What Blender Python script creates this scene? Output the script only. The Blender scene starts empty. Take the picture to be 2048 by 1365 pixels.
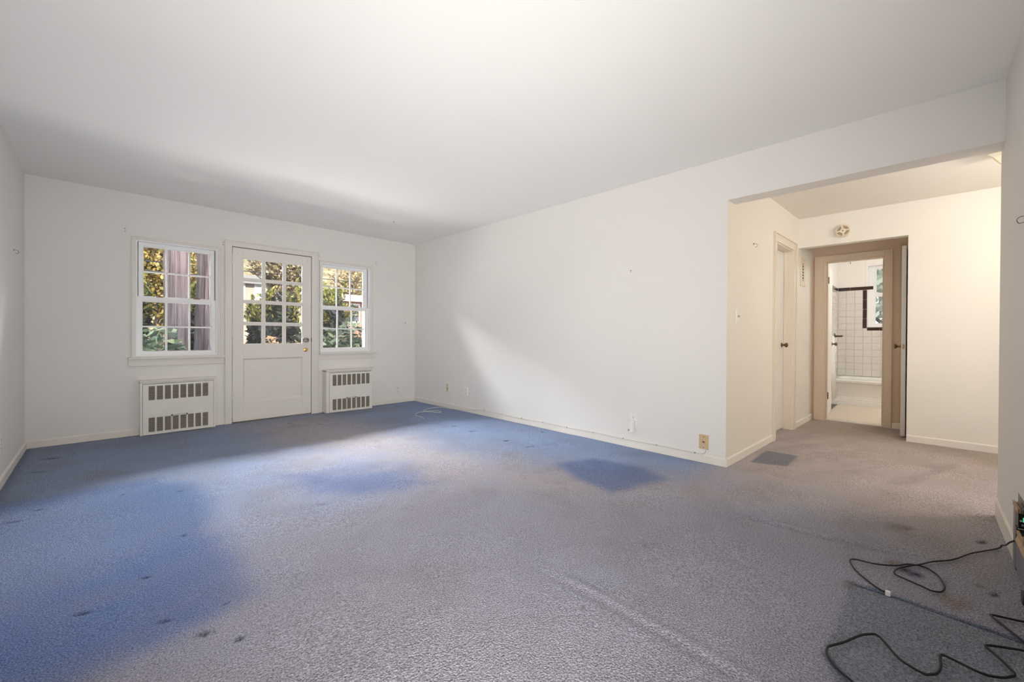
import bpy, bmesh, math, random
import numpy as np
from mathutils import Vector, Matrix
random.seed(7); rng = np.random.default_rng(7)
S = bpy.context.scene
COL = S.collection

# ------------------------------------------------------------------ camera
def make_camera():
    yaw, pitch, roll = math.radians(45.06568), -0.005606, 0.00506
    f = Vector((math.sin(yaw)*math.cos(pitch), math.cos(yaw)*math.cos(pitch), math.sin(pitch)))
    r = Vector((math.cos(yaw), -math.sin(yaw), 0)); u = r.cross(f)
    r2 = r*math.cos(roll) + u*math.sin(roll); u2 = r2.cross(f)
    cd = bpy.data.cameras.new('camera'); co = bpy.data.objects.new('camera', cd); COL.objects.link(co)
    m = Matrix((r2, u2, -f)).transposed().to_4x4(); m.translation = Vector((0, 0, 1.0292))
    co.matrix_world = m
    cd.sensor_width = 36; cd.lens = 821.461*36/2048; cd.shift_y = -6.27/2048
    cd.clip_start = 0.02; cd.clip_end = 300
    S.camera = co
make_camera()

# ------------------------------------------------------------------ world, sun, lamps, exposure
W = bpy.data.worlds.new('world'); S.world = W; W.use_nodes = True
wn = W.node_tree.nodes; wl = W.node_tree.links
bg = wn['Background']; bg.inputs['Color'].default_value = (0.80, 0.90, 1.0, 1); bg.inputs['Strength'].default_value = 2.6

def lamp(kind, name, loc, energy, color=(1, 1, 1), target=None, **kw):
    ld = bpy.data.lights.new(name, kind); ld.energy = energy; ld.color = color
    for k, v in kw.items(): setattr(ld, k, v)
    lo = bpy.data.objects.new(name, ld); COL.objects.link(lo); lo.location = loc
    if target is not None:
        lo.rotation_euler = (Vector(target)-Vector(loc)).to_track_quat('-Z', 'Y').to_euler()
    return lo
lamp('SUN', 'sun', (0, -5, 20), 7.0, (1.0, 0.90, 0.72), target=(5.0, 15.0, 4.5), angle=0.01)
lamp('AREA', 'window_fill_lamp', (1.5, 6.5, 2.80), 2500, (0.94, 0.97, 1.0), target=(1.5, 2.5, 1.05), shape='RECTANGLE', size=3.6, size_y=1.0, spread=math.radians(150))  # added area lamp outside, boosts the sky light through the windows
lamp('AREA', 'ceiling_fill_lamp', (1.5, 6.75, 0.15), 150, (1.0, 0.98, 0.95), target=(1.5, 3.4, 1.9), shape='RECTANGLE', size=3.4, size_y=0.9, spread=math.radians(140))  # added low outside, throws extra light up through the windows
lamp('AREA', 'camera_fill_lamp', (-0.1, -0.12, 0.65), 38, (1.0, 0.965, 0.92), target=(2.6, 3.0, 1.85), shape='DISK', size=0.5, spread=math.radians(112))  # added fill behind the camera, not a fixture of the room
lamp('POINT', 'hall_lamp', (4.45, -1.18, 2.02), 28, (1.0, 0.88, 0.75), shadow_soft_size=0.10)
lamp('POINT', 'bathroom_fill', (7.4, -0.35, 2.15), 20, (1.0, 0.97, 0.93), shadow_soft_size=0.12)  # added unseen fill that brightens the bathroom
S.view_settings.view_transform = 'Standard'; S.view_settings.look = 'None'
S.view_settings.exposure = 0.44; S.view_settings.gamma = 1.0; S.view_settings.use_curve_mapping = False
S.cycles.use_denoising = True
S.cycles.max_bounces = 10; S.cycles.diffuse_bounces = 6; S.cycles.transparent_max_bounces = 24
S.cycles.sample_clamp_indirect = 6.0

# ------------------------------------------------------------------ materials
def mat(name, base, rough=0.6, metal=0.0, noise=None, bump=None, emit=None, spec=0.5, coat=0.0):
    """noise=(scale, amount, tint) mottles the colour; bump=(scale, strength, distance)."""
    m = bpy.data.materials.new(name); m.use_nodes = True
    n = m.node_tree.nodes; l = m.node_tree.links; b = n['Principled BSDF']
    b.inputs['Base Color'].default_value = (*base, 1); b.inputs['Roughness'].default_value = rough
    b.inputs['Metallic'].default_value = metal; b.inputs['Specular IOR Level'].default_value = spec
    b.inputs['Coat Weight'].default_value = coat
    tc = n.new('ShaderNodeTexCoord')
    if noise:
        t = n.new('ShaderNodeTexNoise'); t.inputs['Scale'].default_value = noise[0]; t.inputs['Detail'].default_value = 4
        l.new(tc.outputs['Object'], t.inputs['Vector'])
        r = n.new('ShaderNodeValToRGB'); r.color_ramp.elements[0].position = 0.35; r.color_ramp.elements[1].position = 0.68
        lo = [c*(1-noise[1]) for c in base]
        if len(noise) > 2: lo = list(noise[2])
        r.color_ramp.elements[0].color = (*lo, 1); r.color_ramp.elements[1].color = (*base, 1)
        l.new(t.outputs['Fac'], r.inputs['Fac']); l.new(r.outputs['Color'], b.inputs['Base Color'])
    if bump:
        t = n.new('ShaderNodeTexNoise'); t.inputs['Scale'].default_value = bump[0]; t.inputs['Detail'].default_value = 3
        l.new(tc.outputs['Object'], t.inputs['Vector'])
        bp = n.new('ShaderNodeBump'); bp.inputs['Strength'].default_value = bump[1]; bp.inputs['Distance'].default_value = bump[2]
        l.new(t.outputs['Fac'], bp.inputs['Height']); l.new(bp.outputs['Normal'], b.inputs['Normal'])
    if emit:
        b.inputs['Emission Color'].default_value = (*emit[0], 1); b.inputs['Emission Strength'].default_value = emit[1]
    return m

def glass(name, haze=0.0, tint=(1, 1, 1)):
    m = bpy.data.materials.new(name); m.use_nodes = True
    n = m.node_tree.nodes; l = m.node_tree.links; n.remove(n['Principled BSDF']); out = n['Material Output']
    tr = n.new('ShaderNodeBsdfTransparent'); tr.inputs['Color'].default_value = (*tint, 1)
    gl = n.new('ShaderNodeBsdfGlossy'); gl.inputs['Roughness'].default_value = 0.02
    fr = n.new('ShaderNodeFresnel'); fr.inputs['IOR'].default_value = 1.45
    mx = n.new('ShaderNodeMixShader'); l.new(fr.outputs[0], mx.inputs[0]); l.new(tr.outputs[0], mx.inputs[1]); l.new(gl.outputs[0], mx.inputs[2])
    last = mx
    if haze:
        df = n.new('ShaderNodeBsdfDiffuse'); df.inputs['Color'].default_value = (0.6, 0.62, 0.66, 1)
        tc = n.new('ShaderNodeTexCoord'); t = n.new('ShaderNodeTexNoise'); t.inputs['Scale'].default_value = 14; t.inputs['Detail'].default_value = 5
        l.new(tc.outputs['Object'], t.inputs['Vector'])
        mt = n.new('ShaderNodeMath'); mt.operation = 'MULTIPLY'; mt.inputs[1].default_value = haze*2
        l.new(t.outputs['Fac'], mt.inputs[0])
        m2 = n.new('ShaderNodeMixShader'); l.new(mt.outputs[0], m2.inputs[0]); l.new(mx.outputs[0], m2.inputs[1]); l.new(df.outputs[0], m2.inputs[2])
        last = m2
    l.new(last.outputs[0], out.inputs['Surface'])
    return m

def attr_mat(name, rough=0.7, trans=0.0, fine=None, bump=None, spec=0.3):
    """colour from the mesh's own colour attribute 'Col'."""
    m = bpy.data.materials.new(name); m.use_nodes = True
    n = m.node_tree.nodes; l = m.node_tree.links; b = n['Principled BSDF']
    a = n.new('ShaderNodeAttribute'); a.attribute_name = 'Col'
    b.inputs['Roughness'].default_value = rough; b.inputs['Specular IOR Level'].default_value = spec
    src = a.outputs['Color']; tc = n.new('ShaderNodeTexCoord')
    if fine:
        t = n.new('ShaderNodeTexNoise'); t.inputs['Scale'].default_value = fine[0]; t.inputs['Detail'].default_value = 2.5
        l.new(tc.outputs['Object'], t.inputs['Vector'])
        r = n.new('ShaderNodeMapRange'); r.inputs['From Min'].default_value = 0.3; r.inputs['From Max'].default_value = 0.7
        r.inputs['To Min'].default_value = 1-fine[1]; r.inputs['To Max'].default_value = 1+fine[1]*0.55
        l.new(t.outputs['Fac'], r.inputs['Value'])
        vm = n.new('ShaderNodeVectorMath'); vm.operation = 'SCALE'
        l.new(src, vm.inputs[0]); l.new(r.outputs[0], vm.inputs['Scale']); src = vm.outputs[0]
    l.new(src, b.inputs['Base Color'])
    if bump:
        t2 = n.new('ShaderNodeTexNoise'); t2.inputs['Scale'].default_value = bump[0]; t2.inputs['Detail'].default_value = 2
        l.new(tc.outputs['Object'], t2.inputs['Vector'])
        bp = n.new('ShaderNodeBump'); bp.inputs['Strength'].default_value = bump[1]; bp.inputs['Distance'].default_value = bump[2]
        l.new(t2.outputs['Fac'], bp.inputs['Height']); l.new(bp.outputs['Normal'], b.inputs['Normal'])
    if trans:
        tb = n.new('ShaderNodeBsdfTranslucent'); l.new(src, tb.inputs['Color'])
        mx = n.new('ShaderNodeMixShader'); mx.inputs[0].default_value = trans
        l.new(b.outputs[0], mx.inputs[1]); l.new(tb.outputs[0], mx.inputs[2]); l.new(mx.outputs[0], n['Material Output'].inputs['Surface'])
    return m

M_wall = mat('wall_paint', (0.775, 0.757, 0.725), 0.55, noise=(0.9, 0.035), bump=(90, 0.04, 0.002))
M_hall = mat('hall_paint', (0.81, 0.77, 0.70), 0.5, noise=(1.1, 0.04), bump=(90, 0.04, 0.002))
M_ceil = mat('ceiling_paint', (0.86, 0.85, 0.83), 0.8, noise=(0.7, 0.02))
M_trim = mat('trim_paint', (0.76, 0.73, 0.69), 0.38, noise=(3, 0.06))
M_base = mat('baseboard_paint', (0.80, 0.76, 0.69), 0.4, noise=(4, 0.06))
M_htrim = mat('hall_trim_paint', (0.78, 0.70, 0.59), 0.4, noise=(3, 0.05))
M_vinyl = mat('white_vinyl', (0.86, 0.87, 0.87), 0.3)
M_grid = mat('window_grid', (0.84, 0.84, 0.82), 0.35)
M_glass = glass('window_glass', 0.0012)
M_bglass = glass('hazy_bathroom_glass', 0.10)
M_dirty = glass('dusty_door_glass', 0.010)
M_dark = mat('dark_gap', (0.02, 0.017, 0.014), 0.9)
M_black = mat('black_plastic', (0.012, 0.012, 0.014), 0.35)
M_cord = mat('cord_rubber', (0.006, 0.006, 0.009), 0.5)
M_wcord = mat('white_cable', (0.62, 0.62, 0.56), 0.45)
M_brass = mat('brass', (0.78, 0.52, 0.20), 0.22, 1.0)
M_nickel = mat('nickel', (0.36, 0.33, 0.29), 0.22, 1.0)
M_bronze = mat('dark_bronze', (0.20, 0.13, 0.07), 0.35, 1.0)
M_radi = mat('radiator_paint', (0.78, 0.75, 0.70), 0.4, noise=(5, 0.05))
M_louv = mat('louver_metal', (0.30, 0.27, 0.22), 0.5)
M_radin = mat('radiator_inside', (0.10, 0.09, 0.075), 0.8)
M_plate = mat('white_plate', (0.80, 0.80, 0.77), 0.35)
M_ivory = mat('ivory_plate', (0.66, 0.60, 0.47), 0.4)
M_gold = mat('speckled_gold_plate', (0.72, 0.53, 0.30), 0.45, noise=(420, 0.3))
M_slot = mat('slot_dark', (0.03, 0.028, 0.025), 0.8)
M_tile = mat('white_tile', (0.74, 0.72, 0.685), 0.12)
M_grout = mat('grout', (0.66, 0.64, 0.60), 0.8)
M_btile = mat('dark_brown_tile', (0.045, 0.022, 0.020), 0.12)
M_tub = mat('tub_enamel', (0.86, 0.86, 0.84), 0.12)
M_bath = mat('bathroom_paint', (0.86, 0.845, 0.81), 0.5)
M_door = mat('door_paint', (0.78, 0.75, 0.70), 0.35, noise=(2.5, 0.03))
M_gray = mat('gray_metal', (0.19, 0.185, 0.20), 0.4, bump=(60, 0.05, 0.002))
M_tan = mat('tan_wood', (0.52, 0.34, 0.19), 0.5, noise=(30, 0.25))
M_green = mat('green_display', (0.05, 0.35, 0.15), 0.3, emit=((0.15, 0.8, 0.4), 0.5))
M_pale = mat('pale_print', (0.5, 0.52, 0.6), 0.5)
M_cream = mat('cream_glass_shade', (0.80, 0.73, 0.55), 0.4)
M_chime = mat('vent_cream', (0.74, 0.65, 0.50), 0.45)
M_ventin = mat('vent_inside', (0.28, 0.19, 0.09), 0.8)
M_tanc = mat('casing_warm_shade', (0.65, 0.52, 0.39), 0.4, noise=(3, 0.05))  # trim colour deepened with the alcove's warm shade
M_towel = mat('white_towel', (0.82, 0.82, 0.80), 0.95, bump=(160, 0.5, 0.004))

# ------------------------------------------------------------------ mesh helpers
class MB:
    def __init__(s, M=None): s.v = []; s.f = []; s.M = M
    def add(s, vs, fs):
        o = len(s.v)
        for p in vs: s.v.append(tuple(s.M(*p)) if s.M else tuple(p))
        for f in fs: s.f.append(tuple(i+o for i in f))
        return s
    def box(s, x0, x1, y0, y1, z0, z1):
        return s.add([(x0, y0, z0), (x1, y0, z0), (x1, y1, z0), (x0, y1, z0), (x0, y0, z1), (x1, y0, z1), (x1, y1, z1), (x0, y1, z1)],
                     [(0, 3, 2, 1), (4, 5, 6, 7), (0, 1, 5, 4), (1, 2, 6, 5), (2, 3, 7, 6), (3, 0, 4, 7)])
    def bev(s, x0, x1, y0, y1, z0, z1, b, ax='y'):
        """box whose face at y0 (min of axis ax) is chamfered inward by b."""
        if ax == 'y':
            return s.add([(x0, y1, z0), (x1, y1, z0), (x1, y1, z1), (x0, y1, z1), (x0, y0+b, z0), (x1, y0+b, z0), (x1, y0+b, z1), (x0, y0+b, z1),
                          (x0+b, y0, z0+b), (x1-b, y0, z0+b), (x1-b, y0, z1-b), (x0+b, y0, z1-b)],
                         [(0, 3, 2, 1)[::-1], (0, 1, 5, 4), (1, 2, 6, 5), (2, 3, 7, 6), (3, 0, 4, 7), (4, 5, 9, 8), (5, 6, 10, 9), (6, 7, 11, 10), (7, 4, 8, 11), (8, 9, 10, 11)])
    def ring(s, c, r, n, ax):
        out = []
        for i in range(n):
            a = 2*math.pi*i/n
            d = {'x': (0, math.cos(a), math.sin(a)), 'y': (math.cos(a), 0, math.sin(a)), 'z': (math.cos(a), math.sin(a), 0)}[ax]
            out.append((c[0]+d[0]*r, c[1]+d[1]*r, c[2]+d[2]*r))
        return out
    def lathe(s, c, prof, n=20, ax='y', cap=True):
        """prof = [(t along axis, radius)...] from centre c."""
        vs = []; fs = []; k = 'xyz'.index(ax)
        for t, r in prof:
            cc = list(c); cc[k] += t; vs += s.ring(cc, r, n, ax)
        for j in range(len(prof)-1):
            for i in range(n):
                a, b = j*n+i, j*n+(i+1) % n
                fs.append((a, b, b+n, a+n))
        if cap:
            fs.append(tuple(range(n))[::-1]); fs.append(tuple(range((len(prof)-1)*n, len(prof)*n)))
        return s.add(vs, fs)
    def tube(s, pts, r, n=8, smooth=6, closed=False):
        P = [Vector(p) for p in pts]
        if smooth > 1:
            Q = []
            for i in range(len(P)-1):
                p0 = P[max(i-1, 0)]; p1 = P[i]; p2 = P[i+1]; p3 = P[min(i+2, len(P)-1)]
                for k in range(smooth):
                    t = k/smooth
                    Q.append(0.5*((2*p1)+(p2-p0)*t+(2*p0-5*p1+4*p2-p3)*t*t+(3*p1-p0-3*p2+p3)*t**3))
            Q.append(P[-1]); P = Q
        vs = []; fs = []
        up = Vector((0.03, 0.02, 1)).normalized()
        for i, p in enumerate(P):
            t = (P[min(i+1, len(P)-1)]-P[max(i-1, 0)])
            t = t.normalized() if t.length > 1e-9 else Vector((1, 0, 0))
            a = t.cross(up)
            if a.length < 0.05: a = t.cross(Vector((1, 0, 0)))
            a.normalize(); b = a.cross(t)
            rr = r(i/(len(P)-1)) if callable(r) else r
            for k in range(n):
                an = 2*math.pi*k/n; vs.append(tuple(p+a*math.cos(an)*rr+b*math.sin(an)*rr))
        for i in range(len(P)-1):
            for k in range(n):
                a, b = i*n+k, i*n+(k+1) % n
                fs.append((a, b, b+n, a+n))
        fs.append(tuple(range(n))[::-1]); fs.append(tuple(range((len(P)-1)*n, len(P)*n)))
        return s.add(vs, fs)

ORI = {}
def origin_of(o):
    return ORI.get(o.name, Vector((0, 0, 0)))
def build(name, mb, m, parent=None, smooth=False, bevel=0.0, label=None, kind=None, loc=None):
    org = origin_of(parent) if parent else (Vector(loc) if loc is not None else Vector((0, 0, 0)))
    me = bpy.data.meshes.new(name)
    me.from_pydata([(p[0]-org[0], p[1]-org[1], p[2]-org[2]) for p in mb.v], [], mb.f)
    bm = bmesh.new(); bm.from_mesh(me); bmesh.ops.recalc_face_normals(bm, faces=bm.faces[:]); bm.to_mesh(me); bm.free()
    if smooth:
        for p in me.polygons: p.use_smooth = True
        try: me.set_sharp_from_angle(angle=math.radians(40))
        except Exception: pass
    me.materials.append(m)
    o = bpy.data.objects.new(name, me); COL.objects.link(o)
    if parent: o.parent = parent; ORI[o.name] = org
    else: o.location = org; ORI[o.name] = org
    if bevel:
        b = o.modifiers.new('bevel', 'BEVEL'); b.width = bevel; b.segments = 2; b.limit_method = 'ANGLE'; b.angle_limit = math.radians(50)
    if label: o['label'] = label
    if kind: o['kind'] = kind
    return o
def thing(name, label, cat, loc=(0, 0, 0), group=None, kind=None):
    o = bpy.data.objects.new(name, None); COL.objects.link(o); o.empty_display_size = 0.1
    o.location = loc; ORI[o.name] = Vector(loc)
    o['label'] = label; o['category'] = cat
    if group: o['group'] = group
    if kind: o['kind'] = kind
    return o
def tag(o, label, cat, group=None, kind=None):
    o['label'] = label; o['category'] = cat
    if group: o['group'] = group
    if kind: o['kind'] = kind
    return o
def struct(name, mb, m, label, cat, **kw):
    return tag(build(name, mb, m, **kw), label, cat, kind='structure')

# room numbers (metres): camera stands at x=0, y=0
XL, XR, YB, YN = -0.474, 3.484, 5.629, -0.315
H = 2.44; HH = 2.104; XH = 5.65; XN = 6.32; HC = 2.375
# the hall's left wall is a touch out of square: u runs along it, d goes into it
HA = Vector((3.484, 1.088, 0)); HD = Vector((2.166, -0.083, 0)).normalized(); HN = Vector((0.083, 2.166, 0)).normalized()
def HL(u, d, z): return HA + HD*u + HN*d + Vector((0, 0, z))
def BW(u, d, z): return (u, YB+d, z)              # back wall, d goes outwards
def BH(u, d, z): return (8.65+d, -u, z)           # bathroom's far wall, u runs to the right
def RW(u, d, z): return (XR-d, u, z)              # right wall, d comes into the room
def NW(u, d, z): return (u, YN+d, z)              # near wall, d comes into the room

# ------------------------------------------------------------------ carpet
def build_floor():
    def grid(x0, x1, y0, y1, st):
        nx = int(round((x1-x0)/st))+1; ny = int(round((y1-y0)/st))+1
        X, Y = np.meshgrid(np.linspace(x0, x1, nx), np.linspace(y0, y1, ny))
        idx = np.arange(nx*ny).reshape(ny, nx)
        F = np.stack([idx[:-1, :-1], idx[:-1, 1:], idx[1:, 1:], idx[1:, :-1]], -1).reshape(-1, 4)
        return X.ravel(), Y.ravel(), F
    xa, ya, fa = grid(XL-0.02, XR, YN-0.17, YB+0.02, 0.0115)
    xb, yb, fb = grid(XR, 6.46, -1.32, 1.28, 0.02)
    X = np.concatenate([xa, xb]); Y = np.concatenate([ya, yb]); F = np.concatenate([fa, fb+len(xa)])
    rs = np.random.default_rng(3)
    def vnoise(x, y, sc, seed):
        r = np.random.default_rng(seed); T = r.random((64, 64))
        u = x*sc+100; v = y*sc+100; i = np.floor(u).astype(int); j = np.floor(v).astype(int); fu = u-i; fv = v-j
        fu = fu*fu*(3-2*fu); fv = fv*fv*(3-2*fv)
        g = lambda a, b: T[a % 64, b % 64]
        return (g(i, j)*(1-fu)+g(i+1, j)*fu)*(1-fv)+(g(i, j+1)*(1-fu)+g(i+1, j+1)*fu)*fv
    def fbm(x, y, sc, seed): return (vnoise(x, y, sc, seed)*0.5+vnoise(x, y, sc*2.1, seed+1)*0.3+vnoise(x, y, sc*4.3, seed+2)*0.2)-0.5
    def sd(poly, x, y):
        P = np.array(poly); d = np.full(x.shape, 1e9); ins = np.zeros(x.shape, bool)
        for k in range(len(P)):
            a = P[k]; b = P[(k+1) % len(P)]; e = b-a; wx = x-a[0]; wy = y-a[1]
            t = np.clip((wx*e[0]+wy*e[1])/(e@e), 0, 1); d = np.minimum(d, np.hypot(wx-e[0]*t, wy-e[1]*t))
            c = ((a[1] <= y) & (b[1] > y)) | ((b[1] <= y) & (a[1] > y))
            with np.errstate(divide='ignore', invalid='ignore'):
                ins ^= c & (x < a[0]+(y-a[1])/(b[1]-a[1]+1e-12)*(b[0]-a[0]))
        return np.where(ins, -d, d)
    def seg(pts, x, y):
        d = np.full(x.shape, 1e9); side = np.zeros(x.shape); tt = np.zeros(x.shape)
        L = np.concatenate([[0], np.cumsum([math.dist(pts[i], pts[i+1]) for i in range(len(pts)-1)])]); 
        for k in range(len(pts)-1):
            a = np.array(pts[k]); b = np.array(pts[k+1]); e = b-a; wx = x-a[0]; wy = y-a[1]
            t = np.clip((wx*e[0]+wy*e[1])/(e@e), 0, 1); dd = np.hypot(wx-e[0]*t, wy-e[1]*t); m = dd < d
            d = np.where(m, dd, d); side = np.where(m, np.sign(e[0]*wy-e[1]*wx), side); tt = np.where(m, (L[k]+t*(L[k+1]-L[k]))/L[-1], tt)
        return d, side, tt
    sm = lambda d, w: np.clip(0.5-d/(2*w), 0, 1)**2*(3-2*np.clip(0.5-d/(2*w), 0, 1))
    wx = X+fbm(X, Y, 2.3, 11)*0.35; wy = Y+fbm(X, Y, 2.3, 21)*0.45
    n1 = fbm(X, Y, 1.3, 31); n2 = fbm(X, Y, 4.0, 41); n3 = fbm(X*2.2, Y*0.7, 5.0, 51)
    worn = np.array([0.430, 0.410, 0.470]); blue = np.array([0.130, 0.200, 0.395]); lblue = np.array([0.290, 0.355, 0.500]); pink = np.array([0.52, 0.465, 0.46]); sblue = np.array([0.31, 0.41, 0.63])
    tanc = np.array([0.47, 0.40, 0.33]); bgr = np.array([0.25, 0.28, 0.325])
    C = np.tile(worn, (len(X), 1))
    def mix(col, w):
        nonlocal C
        w = np.clip(w, 0, 1)[:, None]; C = C*(1-w)+np.array(col)*w
    mix(lblue, 0.45+n1*1.2)                                           # general fade towards blue
    mix(pink, sm(sd([(1.2, 5.3), (1.9, 5.2), (2.3, 4.0), (2.3, 2.4), (2.9, 1.3), (3.4, 1.2), (6.4, 1.1), (6.4, -1.2), (3.4, -0.3), (2.7, 0.5), (1.9, 1.7), (1.5, 3.3), (1.2, 4.3)], wx, wy), 0.45)*0.75)
    mix(lblue, sm(sd([(-0.6, 5.7), (0.9, 5.4), (1.0, 4.2), (0.75, 3.2), (0.6, 2.7), (-0.6, 2.7)], wx, wy), 0.30)*0.9)
    mix(lblue*0.9, np.clip(n2*1.0, 0, 0.20)); mix((0.36, 0.335, 0.34), np.clip(-n2*1.0+n1*0.5, 0, 0.22))
    mix(blue, sm(sd([(-0.7, 3.9), (0.25, 3.85), (0.47, 3.55), (0.47, 3.0), (0.45, 2.5), (0.42, 2.05), (0.43, 1.85), (0.28, 1.80), (0.12, 1.75), (-0.1, 1.7), (-0.7, 1.6)], X+(wx-X)*0.35, Y+(wy-Y)*0.3), 0.10)*(0.80+n2*0.5))
    mix(lblue, sm(sd([(-0.7, 3.9), (0.25, 3.85), (0.2, 3.2), (0.1, 2.7), (-0.5, 2.5)], wx, wy), 0.35)*0.45)
    mix(sblue, sm(sd([(2.95, 5.6), (3.6, 5.7), (3.6, 1.25), (2.95, 1.45), (2.75, 2.0), (2.68, 2.6), (2.62, 3.4), (2.65, 4.4)], wx, wy), 0.28)*0.80)
    mix(lblue, sm(sd([(2.2, 5.3), (2.7, 5.4), (2.7, 2.5), (2.35, 2.7), (2.3, 4.0)], wx, wy), 0.35)*0.7)
    mix(blue, sm(sd([(2.597, 2.067), (2.935, 1.95), (3.0, 1.55), (2.868, 1.30), (2.36, 1.43), (2.42, 1.749)], X+(wx-X)*0.12, Y+(wy-Y)*0.2), 0.07)*0.70)
    mix(blue, sm(sd([(0.95, 3.38), (1.396, 3.197), (1.679, 2.922), (1.60, 2.50), (1.268, 2.55), (0.97, 2.82)], wx, wy), 0.22)*0.65)
    mix(worn*0.93, sm(sd([(0.5, 2.4), (1.6, 2.2), (2.3, 1.2), (2.6, 0.6), (2.7, -0.4), (-0.6, -0.4), (-0.6, 1.4), (0.45, 1.7)], wx, wy), 0.35)*0.75)
    mix(tanc, sm(sd([(3.0, 0.15), (3.5, 0.1), (3.65, -0.30), (2.7, -0.33), (2.55, -0.1)], wx, wy), 0.25)*0.45)
    # hall: lamp-lit lightness put into the carpet colour, then warm dirt streaks
    mix((0.64, 0.575, 0.57), np.clip((X-XR+0.5)/0.9, 0, 1)*np.clip((1.3-Y)/0.3, 0, 1)*0.85)
    hall = (X > XR)
    mix(tanc, np.where(hall, sm(sd([(5.3, 1.1), (6.5, 1.1), (6.5, 0.0), (5.6, 0.05), (5.45, 0.6)], wx, wy), 0.30)*0.75, 0))
    mix(tanc*0.92, np.where(hall, sm(sd([(5.2, -0.2), (5.7, 0.1), (5.7, -1.3), (4.9, -1.3), (4.9, -0.5)], wx, wy), 0.25)*0.6, 0))
    mix(pink*0.86, np.where(hall, np.clip(fbm(X*1.1+Y*2.2, Y*0.5-X*0.35, 3.5, 77)*2.2, 0, 0.6), 0))
    # small rectangular repair in the hall mouth
    rp = sd([(3.763, 0.99), (4.248, 0.989), (4.259, 0.743), (3.848, 0.746)], X, Y)
    mix((0.27, 0.285, 0.335), sm(rp, 0.012)*0.95)
    # re-laid piece at the near right
    pc = sd([(2.232, 0.198), (2.231, 0.082), (2.222, -0.082), (2.208, -0.5), (1.5, -0.5), (1.5, 0.16), (1.66, 0.217), (1.857, 0.212), (2.062, 0.205)], X, Y)
    mix(bgr, sm(pc, 0.012)*(0.70+n2*0.6))
    sdd, side, tt = seg([(2.228, 0.205), (2.231, 0.082), (2.222, -0.082), (2.205, -0.32)], X, Y)
    mix((0.075, 0.115, 0.19), np.exp(-(sdd/0.010)**2)*(0.75+n3))
    s2, _, _ = seg([(2.225, 0.204), (2.17, 0.205)], X, Y); mix((0.20, 0.19, 0.17), np.exp(-(s2/0.016)**2)*0.7)
    s3, _, _ = seg([(1.66, 0.217), (1.645, 0.197), (1.56, 0.135)], X, Y); mix((0.10, 0.12, 0.17), np.exp(-(s3/0.010)**2)*0.8)
    # wear marks, holes and stains
    def mark(x, y, l, w, ang, col, k=0.9):
        ca, sa = math.cos(ang), math.sin(ang); dx = X-x; dy = Y-y; a = (dx*ca+dy*sa)/(l*0.72); b = (-dx*sa+dy*ca)/(w*0.85)
        mix(col, np.exp(-(a*a+b*b)**1.5*1.2)*k*np.clip(0.95+fbm(X, Y, 45.0, 91)*2.6, 0, 1))
        return np.exp(-(a*a+b*b))
    dk = (0.035, 0.045, 0.075); dip = np.zeros(len(X))
    A0 = math.radians(-25)
    for (x, y, l, w) in [(-0.334, 3.49, .05, .016), (-0.252, 3.625, .035, .014), (-0.047, 2.174, .045, .014), (0.253, 1.735, .04, .016), (0.333, 1.623, .024, .014),
                         (0.136, 2.313, .03, .010), (0.302, 2.662, .02, .012), (0.373, 3.433, .03, .012), (0.10, 3.606, .018, .012), (0.338, 1.873, .02, .010),
                         (0.163, 1.911, .035, .010), (2.825, 3.739, .05, .02), (2.821, 3.406, .06, .022), (2.802, 2.872, .045, .022), (2.811, 2.562, .07, .016),
                         (3.329, 2.855, .03, .02), (-0.292, 5.053, .09, .02), (-0.329, 4.625, .07, .014), (1.561, 5.205, .03, .03), (2.497, 0.013, .05, .03), (2.52, 0.05, .05, .02), (2.533, -0.215, .05, .012), (3.139, -0.224, .06, .018)]:
        dip += mark(x, y, l, w, A0, dk, 0.97)
    for (x, y, l, w, col) in [(3.069, 0.047, .06, .025, (0.25, 0.15, 0.10)), (3.05, 0.08, .10, .06, (0.26, 0.22, 0.21)), (2.35, -0.10, .10, .06, (0.30, 0.23, 0.17)), (2.55, 0.08, .06, .04, (0.25, 0.20, 0.17)),
                              (2.57, -0.18, .03, .015, (0.16, 0.15, 0.09)), (2.55, -0.235, .02, .010, (0.45, 0.50, 0.56)), (0.938, 2.569, .07, .03, (0.24, 0.23, 0.27)), (1.78, 4.883, .06, .04, (0.33, 0.28, 0.26)), (1.9, 0.95, .10, .04, (0.27, 0.26, 0.29))]:
        mark(x, y, l, w, A0, col, 0.75)
    # relief: ripples, creases, seam
    Z = fbm(X, Y, 1.6, 61)*0.010+fbm(X, Y, 16.0, 71)*0.0022
    def crease(pts, wd, hgt):
        nonlocal Z
        d, s, t = seg(pts, X, Y); sgn = d*s
        env = np.clip(t*6, 0, 1)*np.clip((1-t)*8+0.25, 0, 1)
        if hgt > 0: Z += hgt*np.exp(-(sgn/wd)**2)*env*(1+n2*0.5)
        else:
            Z -= hgt*env*(1+n2*0.5)*(1.0*np.exp(-((sgn-0.022)/wd)**2)-0.7*np.exp(-((sgn+0.016)/(wd*0.8))**2))
            mix((0.20, 0.19, 0.21), np.exp(-((sgn+0.016)/(wd*0.8))**2)*env*0.30)
    crease([(1.363, 1.238), (1.381, 1.004), (1.379, 0.817), (1.377, 0.568), (1.367, 0.355), (1.36, -0.3)], 0.022, -0.0055)
    crease([(2.612, 0.80), (2.63, 0.542), (2.632, 0.345), (2.676, 0.065)], 0.026, -0.006)
    crease([(4.35, 0.75), (4.5, 0.3), (4.65, -0.5)], 0.05, 0.010)
    crease([(4.9, 0.9), (5.1, 0.3), (5.2, -0.6)], 0.05, 0.008)
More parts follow.
